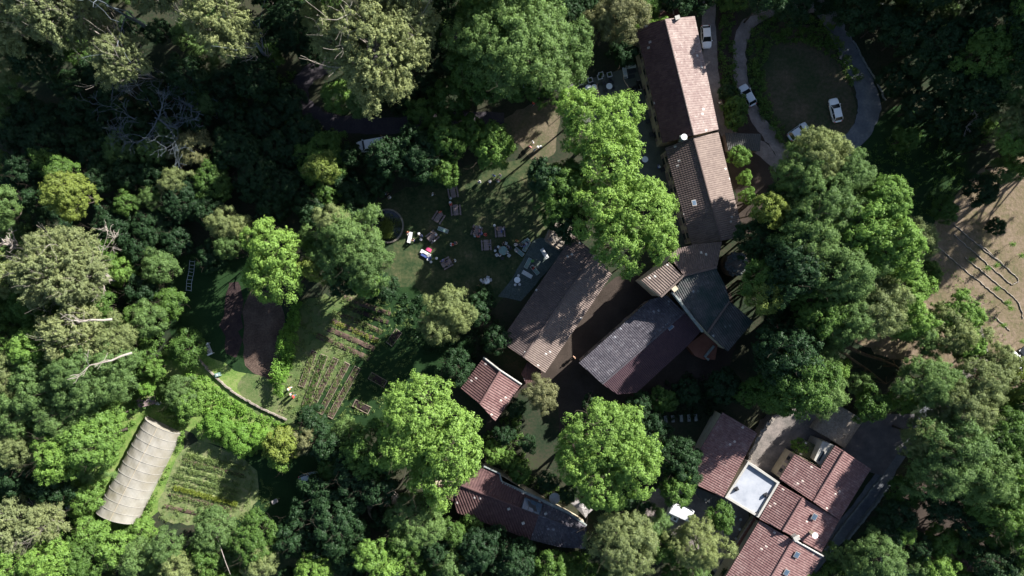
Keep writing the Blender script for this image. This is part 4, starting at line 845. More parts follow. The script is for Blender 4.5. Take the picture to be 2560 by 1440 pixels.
def P_lounger(mat, cush):
    o = empty('sun_lounger', (0, 0, 0)); b = B(); b.box((0, .32, .3), (1.9, .06, .08)); b.box((0, -.32, .3), (1.9, .06, .08)); b.box((.95, 0, .3), (.06, .7, .08)); b.box((-.95, 0, .3), (.06, .7, .08)); b.build('frame', M[mat], o)
    b = B(); b.box((.25, 0, .36), (1.3, .56, .08)); b.build('cushion', M[cush], o)
    b = B(); b.add([(-.4, -.28, .34), (-.4, .28, .34), (-.9, .28, .75), (-.9, -.28, .75), (-.42, -.28, .4), (-.42, .28, .4), (-.92, .28, .81), (-.92, -.28, .81)], [(3, 2, 1, 0), (4, 5, 6, 7), (0, 1, 5, 4), (2, 3, 7, 6), (1, 2, 6, 5), (3, 0, 4, 7)]); b.build('backrest', M[cush], o)
    for x, y in ((-.85, -.3), (-.85, .3), (.85, -.3), (.85, .3)): b = B(); b.box((x, y, .14), (.06, .06, .28)); b.build('leg', M[mat], o)
    return o
def P_stool(mat):
    o = empty('stool', (0, 0, 0)); b = B(); b.cyl((0, 0, .4), .24, .06, 16); b.build('seat', M[mat], o)
    for a in (0, 2.1, 4.2): b = B(); b.tube([(.1 * cos(a), .1 * sin(a), .4), (.2 * cos(a), .2 * sin(a), 0)], [.02, .02], 5); b.build('leg', M['darkmetal'], o)
    return o
def P_planter():
    o = empty('planter', (0, 0, 0)); b = B(); b.box((0, 0, .28), (.8, .8, .56), 0, 1.1); b.build('pot', M['cloth'], o)
    b = B(); b.box((0, 0, .57), (.6, .6, .05)); b.build('soil', M['darksoil'], o)
    rng = np.random.default_rng(2); q = rng.uniform(-1, 1, size=(160, 3)) * .2 + np.array([0, 0, .75]); reg(link('plant', quads_mesh('plant', q, unit(rng.normal(size=q.shape)), .07 * np.ones(160), rng), M['leafG'], o)); return o
def P_umb():
    o = empty('folded_parasol', (0, 0, 0)); b = B(); b.tube([(0, 0, 0), (0, 0, 2.5)], [.03, .03], 6); b.build('pole', M['darkmetal'], o)
    b = B(); b.cyl((0, 0, 2.1), 1.0, .35, 12, .05); b.build('canopy', M['cloth'], o); return o
PR = dict(picnic=P_picnic(), round=P_round('tealcloth', .8), roundw=P_round('white', .55), chair=P_chair('cloth'), dchair=P_chair('darkmetal'), lounger=P_lounger('cloth', 'tealcloth'), wl=P_lounger('white', 'cloth'),
          stool=P_stool('cloth'), planter=P_planter(), umb=P_umb(), bl=P_lounger('bluecloth', 'bluecloth'))
USEDP = set()
def put(key, x, y, deg, label, cat, group=None, z=0.03):
    p = PR[key]; o = p if key not in USEDP else copy_tree(p); USEDP.add(key)
    q = U(x, y, z); o.location = q; o.rotation_euler = (0, 0, radians(deg))
    for kk in ('label', 'category', 'group'):
        if kk in o: del o[kk]
    return tag(o, label, cat, group)
gP = 'picnic tables on the lawn'
put('picnic', 1097, 544, 57, 'slanted picnic table with one bench lit, below the tan-shirted person', 'picnic table', gP)
put('picnic', 1140, 526, 95, 'picnic table nearest the tan-shirted person on the lawn', 'picnic table', gP)
put('picnic', 1192, 578, 72, 'reddish lit picnic table crowded with people beside the red clothes', 'picnic table', gP)
put('picnic', 1250, 580, 95, 'picnic table with the person in blue on its bench', 'picnic table', gP)
put('picnic', 1216, 613, 94, 'empty dark picnic table left of the round grey-green table', 'picnic table', gP)
put('picnic', 1082, 592, 40, 'picnic table covered with things between the pond and the crowded table', 'picnic table', gP)
put('picnic', 1117, 658, 30, 'picnic table in the deep shade at the lower lawn', 'picnic table', gP)
put('picnic', 1133, 482, 100, 'lone picnic table in the shade near the upper wood edge', 'picnic table', gP)
put('round', 1258, 627, 0, 'round grey-green table ringed by chairs on the lawn', 'table')
for i, a in enumerate([20, 70, 160, 215, 265, 320]):
    put('chair' if i % 2 else 'dchair', 1258 + 19 * cos(radians(a)), 627 - 19 * sin(radians(a)), a + 180, 'white garden chair round the grey-green table' if i % 2 else 'dark garden chair round the grey-green table', 'chair', 'chairs around the grey-green table')
put('roundw', 1293, 700, 0, 'small round pale table on the stone patio', 'table')
for x, y, a in ((1288, 712, 70), (1299, 711, 110), (1296, 689, 270)): put('stool', x, y, a, 'pale stool beside the small round patio table', 'stool', 'stools around the patio table')
put('roundw', 1217, 703, 0, 'white round table in the sun patch of the lower lawn', 'table')
for x, y, a in ((1207, 706, 20), (1226, 700, 190), (1220, 694, 260)): put('chair', x, y, a, 'white garden chair by the sunny white round table', 'chair', 'chairs by the sunny white table')
for x, y, a, k, l in [(1025, 594, 80, 'wl', 'white sunlit lounger beside the round pond'), (1311, 606, 35, 'lounger', 'pale lounger at the upper end of the lounger cluster'), (1298, 630, 140, 'lounger', 'pale framed lounger below the people in white'),
                      (1316, 616, 60, 'lounger', 'dark framed lounger at the patio edge, outermost of its cluster'), (1361, 634, 120, 'wl', 'pale angled lounger alone on the upper stone patio'), (1320, 658, 62, 'lounger', 'pale lounger beside the green box on the stone patio'),
                      (1337, 675, 130, 'lounger', 'dark cushioned lounger in the middle of the stone patio'), (1318, 686, 150, 'wl', 'pale slatted lounger nearest the small round patio table'), (1064, 634, 150, 'wl', 'white lounger next to the pink mat'),
                      (1066, 641, 150, 'bl', 'blue lounger just below the white lounger and pink mat'), (1108, 575, 160, 'lounger', 'grey lounger alone below the slanted picnic table'), (1313, 372 - 160, 30, 'lounger', 'grey lounger in the shade above the track end')]:
    put(k, x, y, a, l, 'lounger')
for x, y, l in [(1048, 584, 'pale stool in sun beside the white pond lounger'), (1053, 599, 'pale stool below the sunlit stool near the pond'), (1071, 649, 'pale stool under the blue lounger'), (1078, 655, 'pale stool at the lowest point of the lounger group'), (1092, 646, 'pale stool alone between the loungers and the shady picnic table'),
                (1236, 564, 'round pale stool above the picnic table with the blue-clad person'), (1240, 621, 'grey stool just above the white chairs and dark picnic table'), (1238, 627, 'white stool between dark picnic table and grey-green table'), (1188, 590, 'pale stool at the foot of the crowded picnic table'), (1203, 700, 'pale stool near the sunny white round table'), (1127, 496, 'white stool between the upper picnic table and tan-shirted person')]:
    put('stool', x, y, 0, l, 'stool')
pm = empty('picnic_mat', U(1072, 624, .02), radians(-28), 'bright pink mat spread on the lawn', 'mat'); b = B(); b.box((0, 0, .03), (1.0, .6, .05)); b.build('mat_cloth', M['pinkcloth'], pm)
gb = empty('green_box', U(1331, 653, .02), .4, 'small green crate on the stone patio beside a lounger', 'box'); b = B(); b.box((0, 0, .22), (.5, .4, .42)); b.build('crate_body', M['green_cloth'], gb); b = B(); b.box((0, 0, .44), (.54, .44, .04)); b.build('lid', M['green_cloth'], gb)
tb = empty('teal_crate', U(1323, 650, .02), .4, 'small teal crate touching the green crate on the patio', 'box'); b = B(); b.box((0, 0, .2), (.5, .4, .38)); b.build('crate_body', M['tealcloth'], tb); b = B(); b.box((0, 0, .4), (.54, .44, .04)); b.build('lid', M['tealcloth'], tb)
gpl = 'square planters along the patio edge'
for x, y, l in [(1452, 208, 'square pale planter nearest the shade sail on the patio edge'), (1475, 202, 'square pale planter second from the shade sail'), (1499, 194, 'square pale planter in the middle of the patio edge row'), (1502, 188, 'square pale planter doubled behind the middle one'), (1523, 188, 'square pale planter beside the patio steps')]:
    put('planter', x, y, 15, l, 'planter', gpl)
for x, y, l, cg in [(1470, 222, 'round white patio table next to the shade sail', 0), (1522, 218, 'round white patio table below the square planters', 0), (1484, 221, 'round pale patio table between its two white neighbours', 0)]:
    put('roundw', x, y, 0, l, 'table')
for i, (x, y, a) in enumerate([(1462, 216, 0), (1477, 228, 90), (1492, 216, 180), (1488, 230, 120), (1509, 210, 0), (1530, 208, 180), (1514, 228, 60), (1532, 222, 200), (1524, 204, 250), (1481, 212, 270)]):
    put('dchair', x, y, a, 'dark garden chair among the shaded patio tables', 'chair', 'dark chairs on the shaded patio')
put('wl', 1575, 167, 10, 'white lounger on the edge above the shaded patio', 'lounger')
put('wl', 1562, 183, 100, 'pale blue-white slatted lounger on the patio beside the dark rug', 'lounger')
for x, y, a, l in [(1581, 178, 15, 'dark rug nearest the farmhouse on the patio'), (1578, 192, 15, 'dark rug second from the farmhouse wall')]:
    o = empty('rug', U(x, y, .04), radians(a), l, 'rug'); b = B(); b.box((0, 0, .02), (1.4, .7, .03)); b.build('rug_cloth', M['darkmetal'], o)
for i, (x, y, a, l) in enumerate([(1588, 222, 20, 'dark cushioned sofa in the stack against the farmhouse'), (1576, 232, 15, 'grey framed sofa at the lower left of the stack'), (1597, 214, 100, 'dark upright armchair touching the farmhouse wall')]):
    o = empty('garden_sofa', U(x, y, .03), radians(a), l, 'sofa'); b = B(); b.box((0, 0, .3), (1.6, .75, .16)); b.build('seat', M['rubber'], o); b = B(); b.box((0, .36, .55), (1.6, .12, .5)); b.build('backrest', M['rubber'], o)
    for s in (-1, 1): b = B(); b.box((s * .82, 0, .42), (.08, .8, .5)); b.build('armrest', M['greycloth'], o)
    for sx in (-.7, .7):
        for sy in (-.3, .3): b = B(); b.box((sx, sy, .11), (.06, .06, .22)); b.build('leg', M['darkmetal'], o)
for x, y, l in [(1605, 283, 'dark table against the farmhouse wall below the sofas'), (1618, 305, 'dark table second below the sofas along the wall'), (1627, 338, 'dark table third along the farmhouse wall'), (1655, 425, 'dark table by the blue-clad person on the patio')]:
    o = empty('side_table', U(x, y, .03), .3, l, 'table'); b = B(); b.box((0, 0, .7), (.8, .8, .05)); b.build('table_top', M['darkmetal'], o)
    for sx in (-.34, .34):
        for sy in (-.34, .34): b = B(); b.box((sx, sy, .35), (.05, .05, .68)); b.build('leg', M['darkmetal'], o)
put('roundw', 1611, 400, 0, 'small white round table on the pale slabs beside the plane tree', 'table')
put('umb', 1385, 1238, 0, 'white round parasol by the coping of the solar panel house', 'parasol')
gs = empty('swing_seat', U(524, 872, 0), radians(-68), 'white ended garden swing seat on the dark grass', 'swing seat')
for s in (-1, 1): b = B(); b.box((s * .95, 0, .9), (.28, 1.0, .08)); b.tube([(s * .95, -.5, 0), (s * .95, -.4, .9)], [.04, .04], 5); b.tube([(s * .95, .5, 0), (s * .95, .4, .9)], [.04, .04], 5); b.build('end_frame', M['white'], gs)
b = B()
for k in range(6): b.box((0, -.4 + k * .16, .5), (1.7, .07, .03))
b.build('seat', M['cloth'], gs)
wt = empty('water_tank', U(547, 936, 0), .3, 'small teal water tank by the pale garden wall', 'tank'); b = B(); b.box((0, 0, .4), (.9, .7, .8), 0, .9); b.build('tank_body', M['tealcloth'], wt); b = B(); b.cyl((0, 0, .8), .15, .08, 10); b.build('lid', M['cloth'], wt)
bf = empty('bed_frame', U(478, 690, 0), radians(83), 'long white pipe frame lying in dark grass', 'frame')
rnd = random.Random(4); b = B()
for k in range(9):
    x = -2.6 + k * .65; b.tube([(x, -.45 + rnd.gauss(0, .06), .3), (x + rnd.gauss(0, .1), .45 + rnd.gauss(0, .06), .35)], [.035, .035], 4)
for s in (-.45, .45): b.tube([(-2.7, s, .3), (-1, s + .1, .33), (.6, s - .05, .3), (2.8, s, .33)], [.035] * 4, 4)
b.build('pipe_frame', M['silver'], bf)
wb = empty('wheelbarrow', U(690, 1251, 0), .5, 'grey wheelbarrow in the shade past the vegetable rows', 'wheelbarrow'); b = B(); b.rings([[(-.4, -.25, .3), (.4, -.25, .3), (.4, .25, .3), (-.4, .25, .3)], [(-.6, -.35, .65), (.5, -.35, .6), (.5, .35, .6), (-.6, .35, .65)]]); b.build('tray', M['greycloth'], wb)
b = B(); b.tube([(-1.2, -.3, .6), (-.3, -.25, .35), (.6, -.05, .2)], [.025] * 3, 4); b.tube([(-1.2, .3, .6), (-.3, .25, .35), (.6, .05, .2)], [.025] * 3, 4); b.build('handle', M['darkmetal'], wb)
b = B(); b.rings([[(.65 + .18 * cos(2 * pi * k / 10), y, .18 + .18 * sin(2 * pi * k / 10)) for k in range(10)] for y in (-.04, .04)]); b.build('wheel', M['rubber'], wb)
make_car(775, 1192, radians(15), 'silver', 'pale car nose peeping from under the dark tree past the plots', 3.6, 1.6)
cr = empty('cut_log', U(182, 1262, .3), radians(30), 'pale sawn log lying in the brush beside the polytunnel', 'log'); b = B(); b.tube([(-1.1, 0, .3), (0, .05, .32), (1.1, 0, .3)], [.3, .28, .26], 10); b.build('log_body', M['parapet'], cr)
gb1 = empty('gravestone_row', (0, 0, 0), 0, '', ''); bpy.data.objects.remove(gb1)
for i, (x, l) in enumerate([(1663, 'first grey slab bench from the plane tree in the dark garden'), (1681, 'second grey slab bench from the plane tree'), (1702, 'third grey slab bench, centre of five'), (1721, 'fourth grey slab bench, brightest of five'), (1738, 'fifth grey slab bench, farthest from the plane tree')]):
    o = empty('slab_bench', U(x, 1047 - i, 0), radians(95), l, 'bench', 'slab benches in the dark garden'); b = B(); b.box((0, 0, .45), (1.25, .55, .08)); b.build('seat', M['greystone'], o)
    for s in (-.45, .45): b = B(); b.box((s, 0, .2), (.12, .5, .4)); b.build('leg', M['greystone'], o)
pt2 = empty('bistro_set', (0, 0, 0)); bpy.data.objects.remove(pt2)
for x, y in ((1836, 1290), (1850, 1297), (1848, 1322), (1838, 1345)): put('stool', x, y, 0, 'pale stool in the shade of the balcony', 'stool', 'stools below the balcony')

# ---------------------------------------------------------------- people
SK = solid('skin', (0.45, 0.27, 0.19), 0.6)
HAIRM = [solid('dark hair', (0.02, 0.015, 0.012), .6), solid('fair hair', (0.3, 0.2, 0.1), .6)]
CL = {k: solid('cloth ' + k, c, .85) for k, c in dict(white=(.7, .7, .7), red=(.6, .05, .04), navy=(.02, .03, .09), black=(.02, .02, .02), blue=(.1, .16, .45), tan=(.5, .3, .2), pink=(.6, .22, .25), grey=(.25, .25, .27), orange=(.6, .2, .06), denim=(.06, .09, .17)).items()}
def ell(c, rx, ry, n=10, tilt=0): return [(c[0] + rx * cos(2 * pi * k / n), c[1] + ry * sin(2 * pi * k / n), c[2]) for k in range(n)]
def remeshed(name, b, vox=.022):
    me = bpy.data.meshes.new(name); me.from_pydata(b.v, [], b.f); me.update()
    o = bpy.data.objects.new(name, me); COL.objects.link(o)
    m = o.modifiers.new('r', 'REMESH'); m.mode = 'VOXEL'; m.voxel_size = vox; m.use_smooth_shade = True
    dg = bpy.context.evaluated_depsgraph_get(); r = bpy.data.meshes.new_from_object(o.evaluated_get(dg)); r.name = name
    bpy.data.objects.remove(o); return r
def figure(pose):
    """joints of a 1.7 m adult facing +x: standing, walking or sitting"""
    if pose == 'sit': hip, kn, an = .5, [(.42, .12, .52), (.42, -.12, .52)], [(.44, .12, .08), (.44, -.13, .08)]
    elif pose == 'walk': hip, kn, an = .9, [(.16, .1, .5), (-.04, -.1, .49)], [(.28, .1, .08), (-.3, -.1, .13)]
    else: hip, kn, an = .9, [(.02, .1, .5), (.02, -.1, .5)], [(0, .11, .08), (0, -.11, .08)]
    sh = hip + .52; b = B()
    b.rings([ell((0, 0, hip - .08), .12, .15), ell((0, 0, hip + .05), .13, .17), ell((0, 0, hip + .22), .11, .14), ell((0, 0, hip + .4), .13, .18), ell((0, 0, sh - .01), .11, .2), ell((0, 0, sh + .05), .06, .08), ell((.01, 0, sh + .12), .055, .055)])
    hz = sh + .22
    b.rings([ell((.02, 0, hz - .12), .05, .045), ell((.03, 0, hz - .07), .085, .065), ell((.02, 0, hz), .1, .078), ell((.0, 0, hz + .06), .095, .075), ell((0, 0, hz + .11), .05, .045)])
    b.box((.125, 0, hz - .02), (.04, .03, .045)); b.box((0.01, .08, hz - .01), (.03, .02, .05)); b.box((0.01, -.08, hz - .01), (.03, .02, .05)); b.box((.105, 0, hz - .075), (.03, .05, .02))
    hands = []
    for i, s in enumerate((1, -1)):
        b.tube([(0, s * .1, hip), kn[i], an[i]], [.095, .065, .04], 8)
        fx = an[i][0]; b.rings([ell((fx - .05, an[i][1], .06), .04, .04), ell((fx + .0, an[i][1], .04), .08, .045), ell((fx + .06, an[i][1], .03), .12, .045)])
        if pose == 'sit': el, wr = (.1, s * .25, sh - .27), (.34, s * .17, sh - .3)
        elif pose == 'walk': el, wr = (s * .08, s * .25, sh - .27), (s * .2, s * .24, sh - .5)
        else: el, wr = (-.02, s * .24, sh - .28), (.06, s * .25, sh - .54)
        b.tube([(0, s * .17, sh - .02), el, wr], [.055, .042, .03], 8)
        d = (Vector(wr) - Vector(el)).normalized(); W_ = Vector(wr); b.tube([W_, W_ + d * .09], [.035, .04], 6)
        sx = Vector((0, 1, 0)) if abs(d.y) < .8 else Vector((1, 0, 0)); fx2 = d.cross(sx).normalized()
        for f in range(4):
            o_ = fx2 * ((f - 1.5) * .021); L_ = (.07, .08, .075, .06)[f]; b.tube([W_ + d * .08 + o_, W_ + d * (.08 + L_ * .5) + o_, W_ + d * (.08 + L_) + o_ + sx * -.012 * s], [.011, .01, .008], 5)
        b.tube([W_ + d * .03 + fx2 * .03, W_ + d * .07 + fx2 * .065], [.013, .01], 5)
    body = remeshed('body', b)
    # clothing
    t = B(); t.rings([ell((0, 0, hip - .06), .15, .185), ell((0, 0, hip + .2), .135, .165), ell((0, 0, hip + .4), .15, .2), ell((0, 0, sh + .0), .125, .215), ell((0, 0, sh + .055), .07, .09)])
    for i, s in enumerate((1, -1)):
        el = (.1, s * .25, sh - .27) if pose == 'sit' else ((s * .08, s * .25, sh - .27) if pose == 'walk' else (-.02, s * .24, sh - .28)); q = Vector((0, s * .17, sh - .02)); t.tube([q, q.lerp(Vector(el), .75)], [.075, .062], 8)
    shirt = remeshed('shirt', t, .025)
    t = B(); t.rings([ell((0, 0, hip - .1), .135, .165), ell((0, 0, hip + .06), .145, .182)])
    for i, s in enumerate((1, -1)):
        t.tube([(0, s * .1, hip), kn[i], Vector(kn[i]).lerp(Vector(an[i]), .85)], [.115, .085, .065], 8)
    trs = remeshed('trousers', t, .025)
    h = B(); h.dome((-.012, 0, hz + .01), .105, .12, 12, 5, -.35); hair = bpy.data.meshes.new('hair'); hair.from_pydata(h.v, [], h.f); hair.update()
    return dict(body=body, shirt=shirt, trousers=trs, hair=hair)
FIG = {p: figure(p) for p in ('stand', 'walk', 'sit')}
def person(x, y, pose, face, shirt, trs, label, hat=None, z=0.03, group=None):
    o = empty('person', U(x, y, 0) + Vector((0, 0, z if pose != 'lie' else .2)), radians(face), label, 'person', group)
    if pose == 'lie': o.rotation_euler = (0, radians(-90), radians(face)); src = 'stand'
    else: src = pose
    for k, m in (('body', SK), ('shirt', CL[shirt]), ('trousers', CL[trs]), ('hair', HAIRM[int(x) % 2])):
        me = FIG[src][k]; c = bpy.data.objects.new(k, me); COL.objects.link(c); c.parent = o
        if not me.materials: me.materials.append(SK)
        c.material_slots[0].link = 'OBJECT'; c.material_slots[0].material = m
    o.scale = (1.1,) * 3
    if hat:
        hz = (.5 if pose == 'sit' else .9) + .52 + .3; q = B(); q.cyl((0, 0, hz), .2, .02, 14); q.cyl((0, 0, hz), .1, .12, 12, .08); q.build('hat', M[hat], o)
    return o
PPL = [(1339, 250, 'stand', 200, 'white', 'denim', 'person in white top where the track meets the patio'), (1346, 246, 'stand', 220, 'grey', 'black', 'person in grey just above the one in white by the patio sail'), (1333, 262, 'walk', 230, 'red', 'denim', 'person in red top below the shade sail group'),
 (1332, 359, 'stand', 30, 'white', 'tan', 'person in white lit by sun on the dirt path'), (1325, 371, 'stand', 60, 'pink', 'white', 'person in pink top at the lower dirt path'), (1336, 377, 'stand', 120, 'white', 'grey', 'person in white, lowest of the dirt path group'), (1351, 371, 'stand', 150, 'navy', 'black', 'person in navy at the shaded side of the dirt path'),
 (1201, 456, 'sit', 200, 'white', 'denim', 'person in white sitting in shade below the lime tree'), (1235, 441, 'stand', 240, 'blue', 'navy', 'person in blue standing in the group under the lime tree'), (1243, 452, 'stand', 100, 'navy', 'black', 'person in navy, lowest of the group under the lime tree'), (1251, 440, 'walk', 250, 'grey', 'white', 'person in grey at the outer side of that tree group'), (1225, 457, 'sit', 90, 'white', 'white', 'person in white seated between the others near the lime tree'),
 (1083, 488, 'walk', 180, 'white', 'black', 'person in white walking alone on the upper lawn'), (1127, 508, 'sit', 280, 'tan', 'red', 'person in tan shirt at the sunny end of a picnic table'), (1101, 531, 'sit', 300, 'red', 'denim', 'person in red at the head of the slanted picnic table'),
 (1021, 581, 'sit', 280, 'red', 'white', 'person in red beside the white pond lounger'), (1035, 603, 'sit', 120, 'navy', 'black', 'person in navy seated just below the white pond lounger'), (1216, 588, 'sit', 160, 'red', 'red', 'person in bright red kneeling in sun beside the crowded table'), (1201, 569, 'stand', 210, 'white', 'denim', 'person in white at the top corner of the crowded table'),
 (1205, 584, 'sit', 180, 'blue', 'denim', 'person in blue seated on the bench of the crowded table'), (1182, 574, 'sit', 0, 'black', 'black', 'person in black on the shaded bench of the crowded table'), (1185, 586, 'sit', 20, 'grey', 'navy', 'person in grey next to the one in black at the crowded table'), (1254, 579, 'sit', 180, 'blue', 'blue', 'person in blue leaning over a picnic table'), (1262, 573, 'sit', 180, 'navy', 'white', 'person in navy with white trousers beside the blue-clad person'),
 (1079, 582, 'sit', 300, 'grey', 'black', 'person in grey at the covered picnic table'), (1092, 588, 'sit', 200, 'pink', 'denim', 'person in pink at the covered picnic table'), (1086, 603, 'sit', 100, 'white', 'navy', 'person in white below the covered picnic table'), (1128, 612, 'sit', 0, 'white', 'red', 'person in white with red trousers alone on the open lawn'), (1142, 609, 'sit', 170, 'tan', 'denim', 'person in tan facing the one with red trousers'),
 (1292, 603, 'stand', 250, 'orange', 'tan', 'person in orange above the white-clad pair by the loungers'), (1287, 613, 'sit', 20, 'white', 'white', 'person all in white below the one in orange'), (1289, 628, 'sit', 30, 'white', 'grey', 'person in white beside the framed lounger'), (1311, 616, 'sit', 120, 'blue', 'black', 'person in blue among the dark framed loungers'), (1259, 607, 'sit', 270, 'black', 'black', 'person in black at the head of the grey-green table'), (1272, 616, 'sit', 220, 'grey', 'black', 'person in grey at the grey-green table'),
 (1116, 655, 'sit', 300, 'navy', 'grey', 'person in navy at the picnic table in deep shade'), (1139, 652, 'sit', 190, 'white', 'black', 'person in white off the end of the deep shade table'), (1214, 697, 'sit', 270, 'white', 'tan', 'person in white at the sunny white round table'),
 (728, 970, 'walk', 200, 'orange', 'white', 'person in orange walking on the garden path, uppermost of three'), (731, 984, 'walk', 200, 'grey', 'black', 'person in grey, middle of three on the garden path'), (738, 990, 'walk', 210, 'red', 'denim', 'person in red, last of three on the garden path'), (2444, 776, 'stand', 100, 'white', 'black', 'person in white standing on the dry hillside'),
 (1795, 261, 'walk', 280, 'white', 'black', 'person in white walking down the lane past the farmhouse'), (1434, 892, 'stand', 40, 'tan', 'denim', 'person in tan in the dark yard between the barns'), (1645, 420, 'sit', 90, 'blue', 'blue', 'person in blue sitting on the slabs by the farmhouse'),
 (1195, 592, 'sit', 80, 'red', 'navy', 'person in red at the foot bench of the crowded table'), (1199, 577, 'sit', 190, 'pink', 'white', 'person in pink squeezed between two others at the crowded table'), (1243, 573, 'sit', 0, 'tan', 'black', 'person in tan facing the one in blue across the table'),
 (1249, 640, 'sit', 80, 'white', 'navy', 'person in white on the lower side of the grey-green table'), (1270, 632, 'sit', 170, 'white', 'black', 'person in white beside the grey-green table, toward the loungers'), (1246, 618, 'sit', 330, 'navy', 'tan', 'person in navy on the upper side of the grey-green table'),
 (1107, 651, 'sit', 320, 'blue', 'grey', 'person in blue at the picnic table in deep shade'), (1124, 663, 'sit', 140, 'grey', 'white', 'person in grey at the lower bench of the deep shade table'), (1226, 612, 'sit', 180, 'grey', 'denim', 'person in grey at the otherwise empty dark picnic table'),
 (1303, 611, 'sit', 200, 'black', 'denim', 'person in black between the pale framed loungers'), (1318, 607, 'sit', 230, 'navy', 'white', 'person in navy with white trousers at the patio edge'), (1334, 671, 'sit', 150, 'red', 'black', 'person in dark red on the stone patio lounger'),
 (966, 486, 'sit', 30, 'navy', 'black', 'person in navy deep in shade above the round pond'), (977, 494, 'sit', 200, 'white', 'grey', 'person in white deep in shade above the round pond'), (1056, 590, 'sit', 200, 'navy', 'denim', 'person in navy on the stool side near the pond'),
 (1245, 455, 'sit', 60, 'white', 'navy', 'person in white seated at the feet of the lime tree group'), (1362, 545, 'walk', 250, 'white', 'black', 'person in white walking on the shaded lawn by the stone platform'), (1344, 372, 'stand', 200, 'tan', 'denim', 'person in tan in the dirt path group')]
for p in PPL: person(*p, hat='cloth' if int(p[0]) % 7 == 0 else None)

# ---------------------------------------------------------------- garden beds and rows
def bed(a, b_, wpx, mat, plants, label, frame=True, name='garden_bed', group=None, dens=5, pm='leafrow', ht=.25):
    A_, B_ = U(*a), U(*b_); d = B_ - A_; L = d.length; w_ = wpx / PPM; rz = atan2(d.y, d.x); m = (A_ + B_) / 2
    o = empty(name, (m.x, m.y, .02), rz, label, 'garden bed', group); q = B()
    n = 22; vs = []; rnd = random.Random(int(a[0] * 3 + a[1]))
    for i in range(n + 1):
        for j, (t, z) in enumerate(((-.5, 0.02), (-.3, .16), (0, .2), (.3, .16), (.5, 0.02))): vs.append((-L / 2 + L * i / n, t * w_ * .96 + rnd.gauss(0, .03), z + rnd.gauss(0, .025) * (j not in (0, 4))))
    q.add(vs, [(i * 5 + j, (i + 1) * 5 + j, (i + 1) * 5 + j + 1, i * 5 + j + 1) for i in range(n) for j in range(4)]); q.build('soil', M[mat], o)
    if frame:
        for s in (-1, 1):
            q = B(); q.box((0, s * w_ / 2, .13), (L, .07, .26)); q.build('side_board', M['plank'], o)
            q = B(); q.box((s * (L / 2 + .05), 0, .14), (.09, w_ + .1, .28)); q.build('end_board', M['plank'], o)
    if plants:
        rng = np.random.default_rng(int(a[0])); k = int(L * w_ * dens * plants); c = np.stack([rng.uniform(-L / 2, L / 2, k), rng.uniform(-.42, .42, k) * w_, np.full(k, .2)], 1); c = np.repeat(c, 12, 0)
        q2 = c + rng.normal(size=c.shape) * np.array([.14, .14, .1]) + np.array([0, 0, ht * .5]); q2[:, 2] = np.abs(q2[:, 2])
        reg(link('vegetable_leaves', quads_mesh('vegetable_leaves', q2, unit(rng.normal(size=q2.shape) + np.array([0, 0, .7])), rng.uniform(.05, .12, len(q2)), rng), M[pm], o))
    return o
def Z3(x, y): return (480 + x / 3.789, 680 + y / 3.789)
def Z4(x, y): return (200 + x / 3.273, 900 + y / 3.273)
gB = 'framed beds below the cross path'
bed(Z3(1160, 750), Z3(1040, 1080), 14, 'soil', 1.8, 'weedy framed bed nearest the tall hedge', True, group=gB)
bed(Z3(1255, 790), Z3(1080, 1260), 17, 'soil', 2.2, 'leafy green framed bed second from the hedge', True, group=gB, pm='leafG')
bed(Z3(1365, 822), Z3(1130, 1300), 13, 'soil', .9, 'thinly planted framed bed with a sunlit board end', True, group=gB)
bed(Z3(1472, 865), Z3(1215, 1335), 14, 'soil', .7, 'bare soil framed bed fourth from the hedge', True, group=gB)
bed(Z3(1570, 906), Z3(1310, 1372), 15, 'soil', .7, 'bare soil framed bed farthest from the hedge', True, group=gB)
gA = 'beds above the cross path'
bed(Z3(1440, 240), Z3(1880, 400), 13, 'soil', .8, 'topmost earthen bed above the cross path', False, group=gA)
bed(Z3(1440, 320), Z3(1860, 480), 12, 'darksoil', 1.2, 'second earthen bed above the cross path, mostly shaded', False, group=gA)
bed(Z3(1380, 395), Z3(1800, 570), 13, 'soil', 1.8, 'green third bed above the cross path', False, group=gA)
bed(Z3(1320, 460), Z3(1760, 650), 13, 'soil', 1.4, 'yellowish fourth bed above the cross path', False, group=gA, pm='leafrowy')
bed(Z3(1290, 540), Z3(1730, 730), 15, 'soil', .15, 'bare pink soil bed above the cross path', False, group=gA)
bed(Z3(1180, 600), Z3(1680, 820), 15, 'soil', 1.0, 'longest bed directly on the cross path', False, group=gA)
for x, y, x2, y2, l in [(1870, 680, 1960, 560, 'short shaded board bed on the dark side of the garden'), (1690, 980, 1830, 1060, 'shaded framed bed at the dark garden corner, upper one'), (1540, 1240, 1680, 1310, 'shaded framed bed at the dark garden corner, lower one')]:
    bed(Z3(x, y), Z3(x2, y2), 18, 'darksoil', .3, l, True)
gR = 'rows in the plot beside the polytunnel'
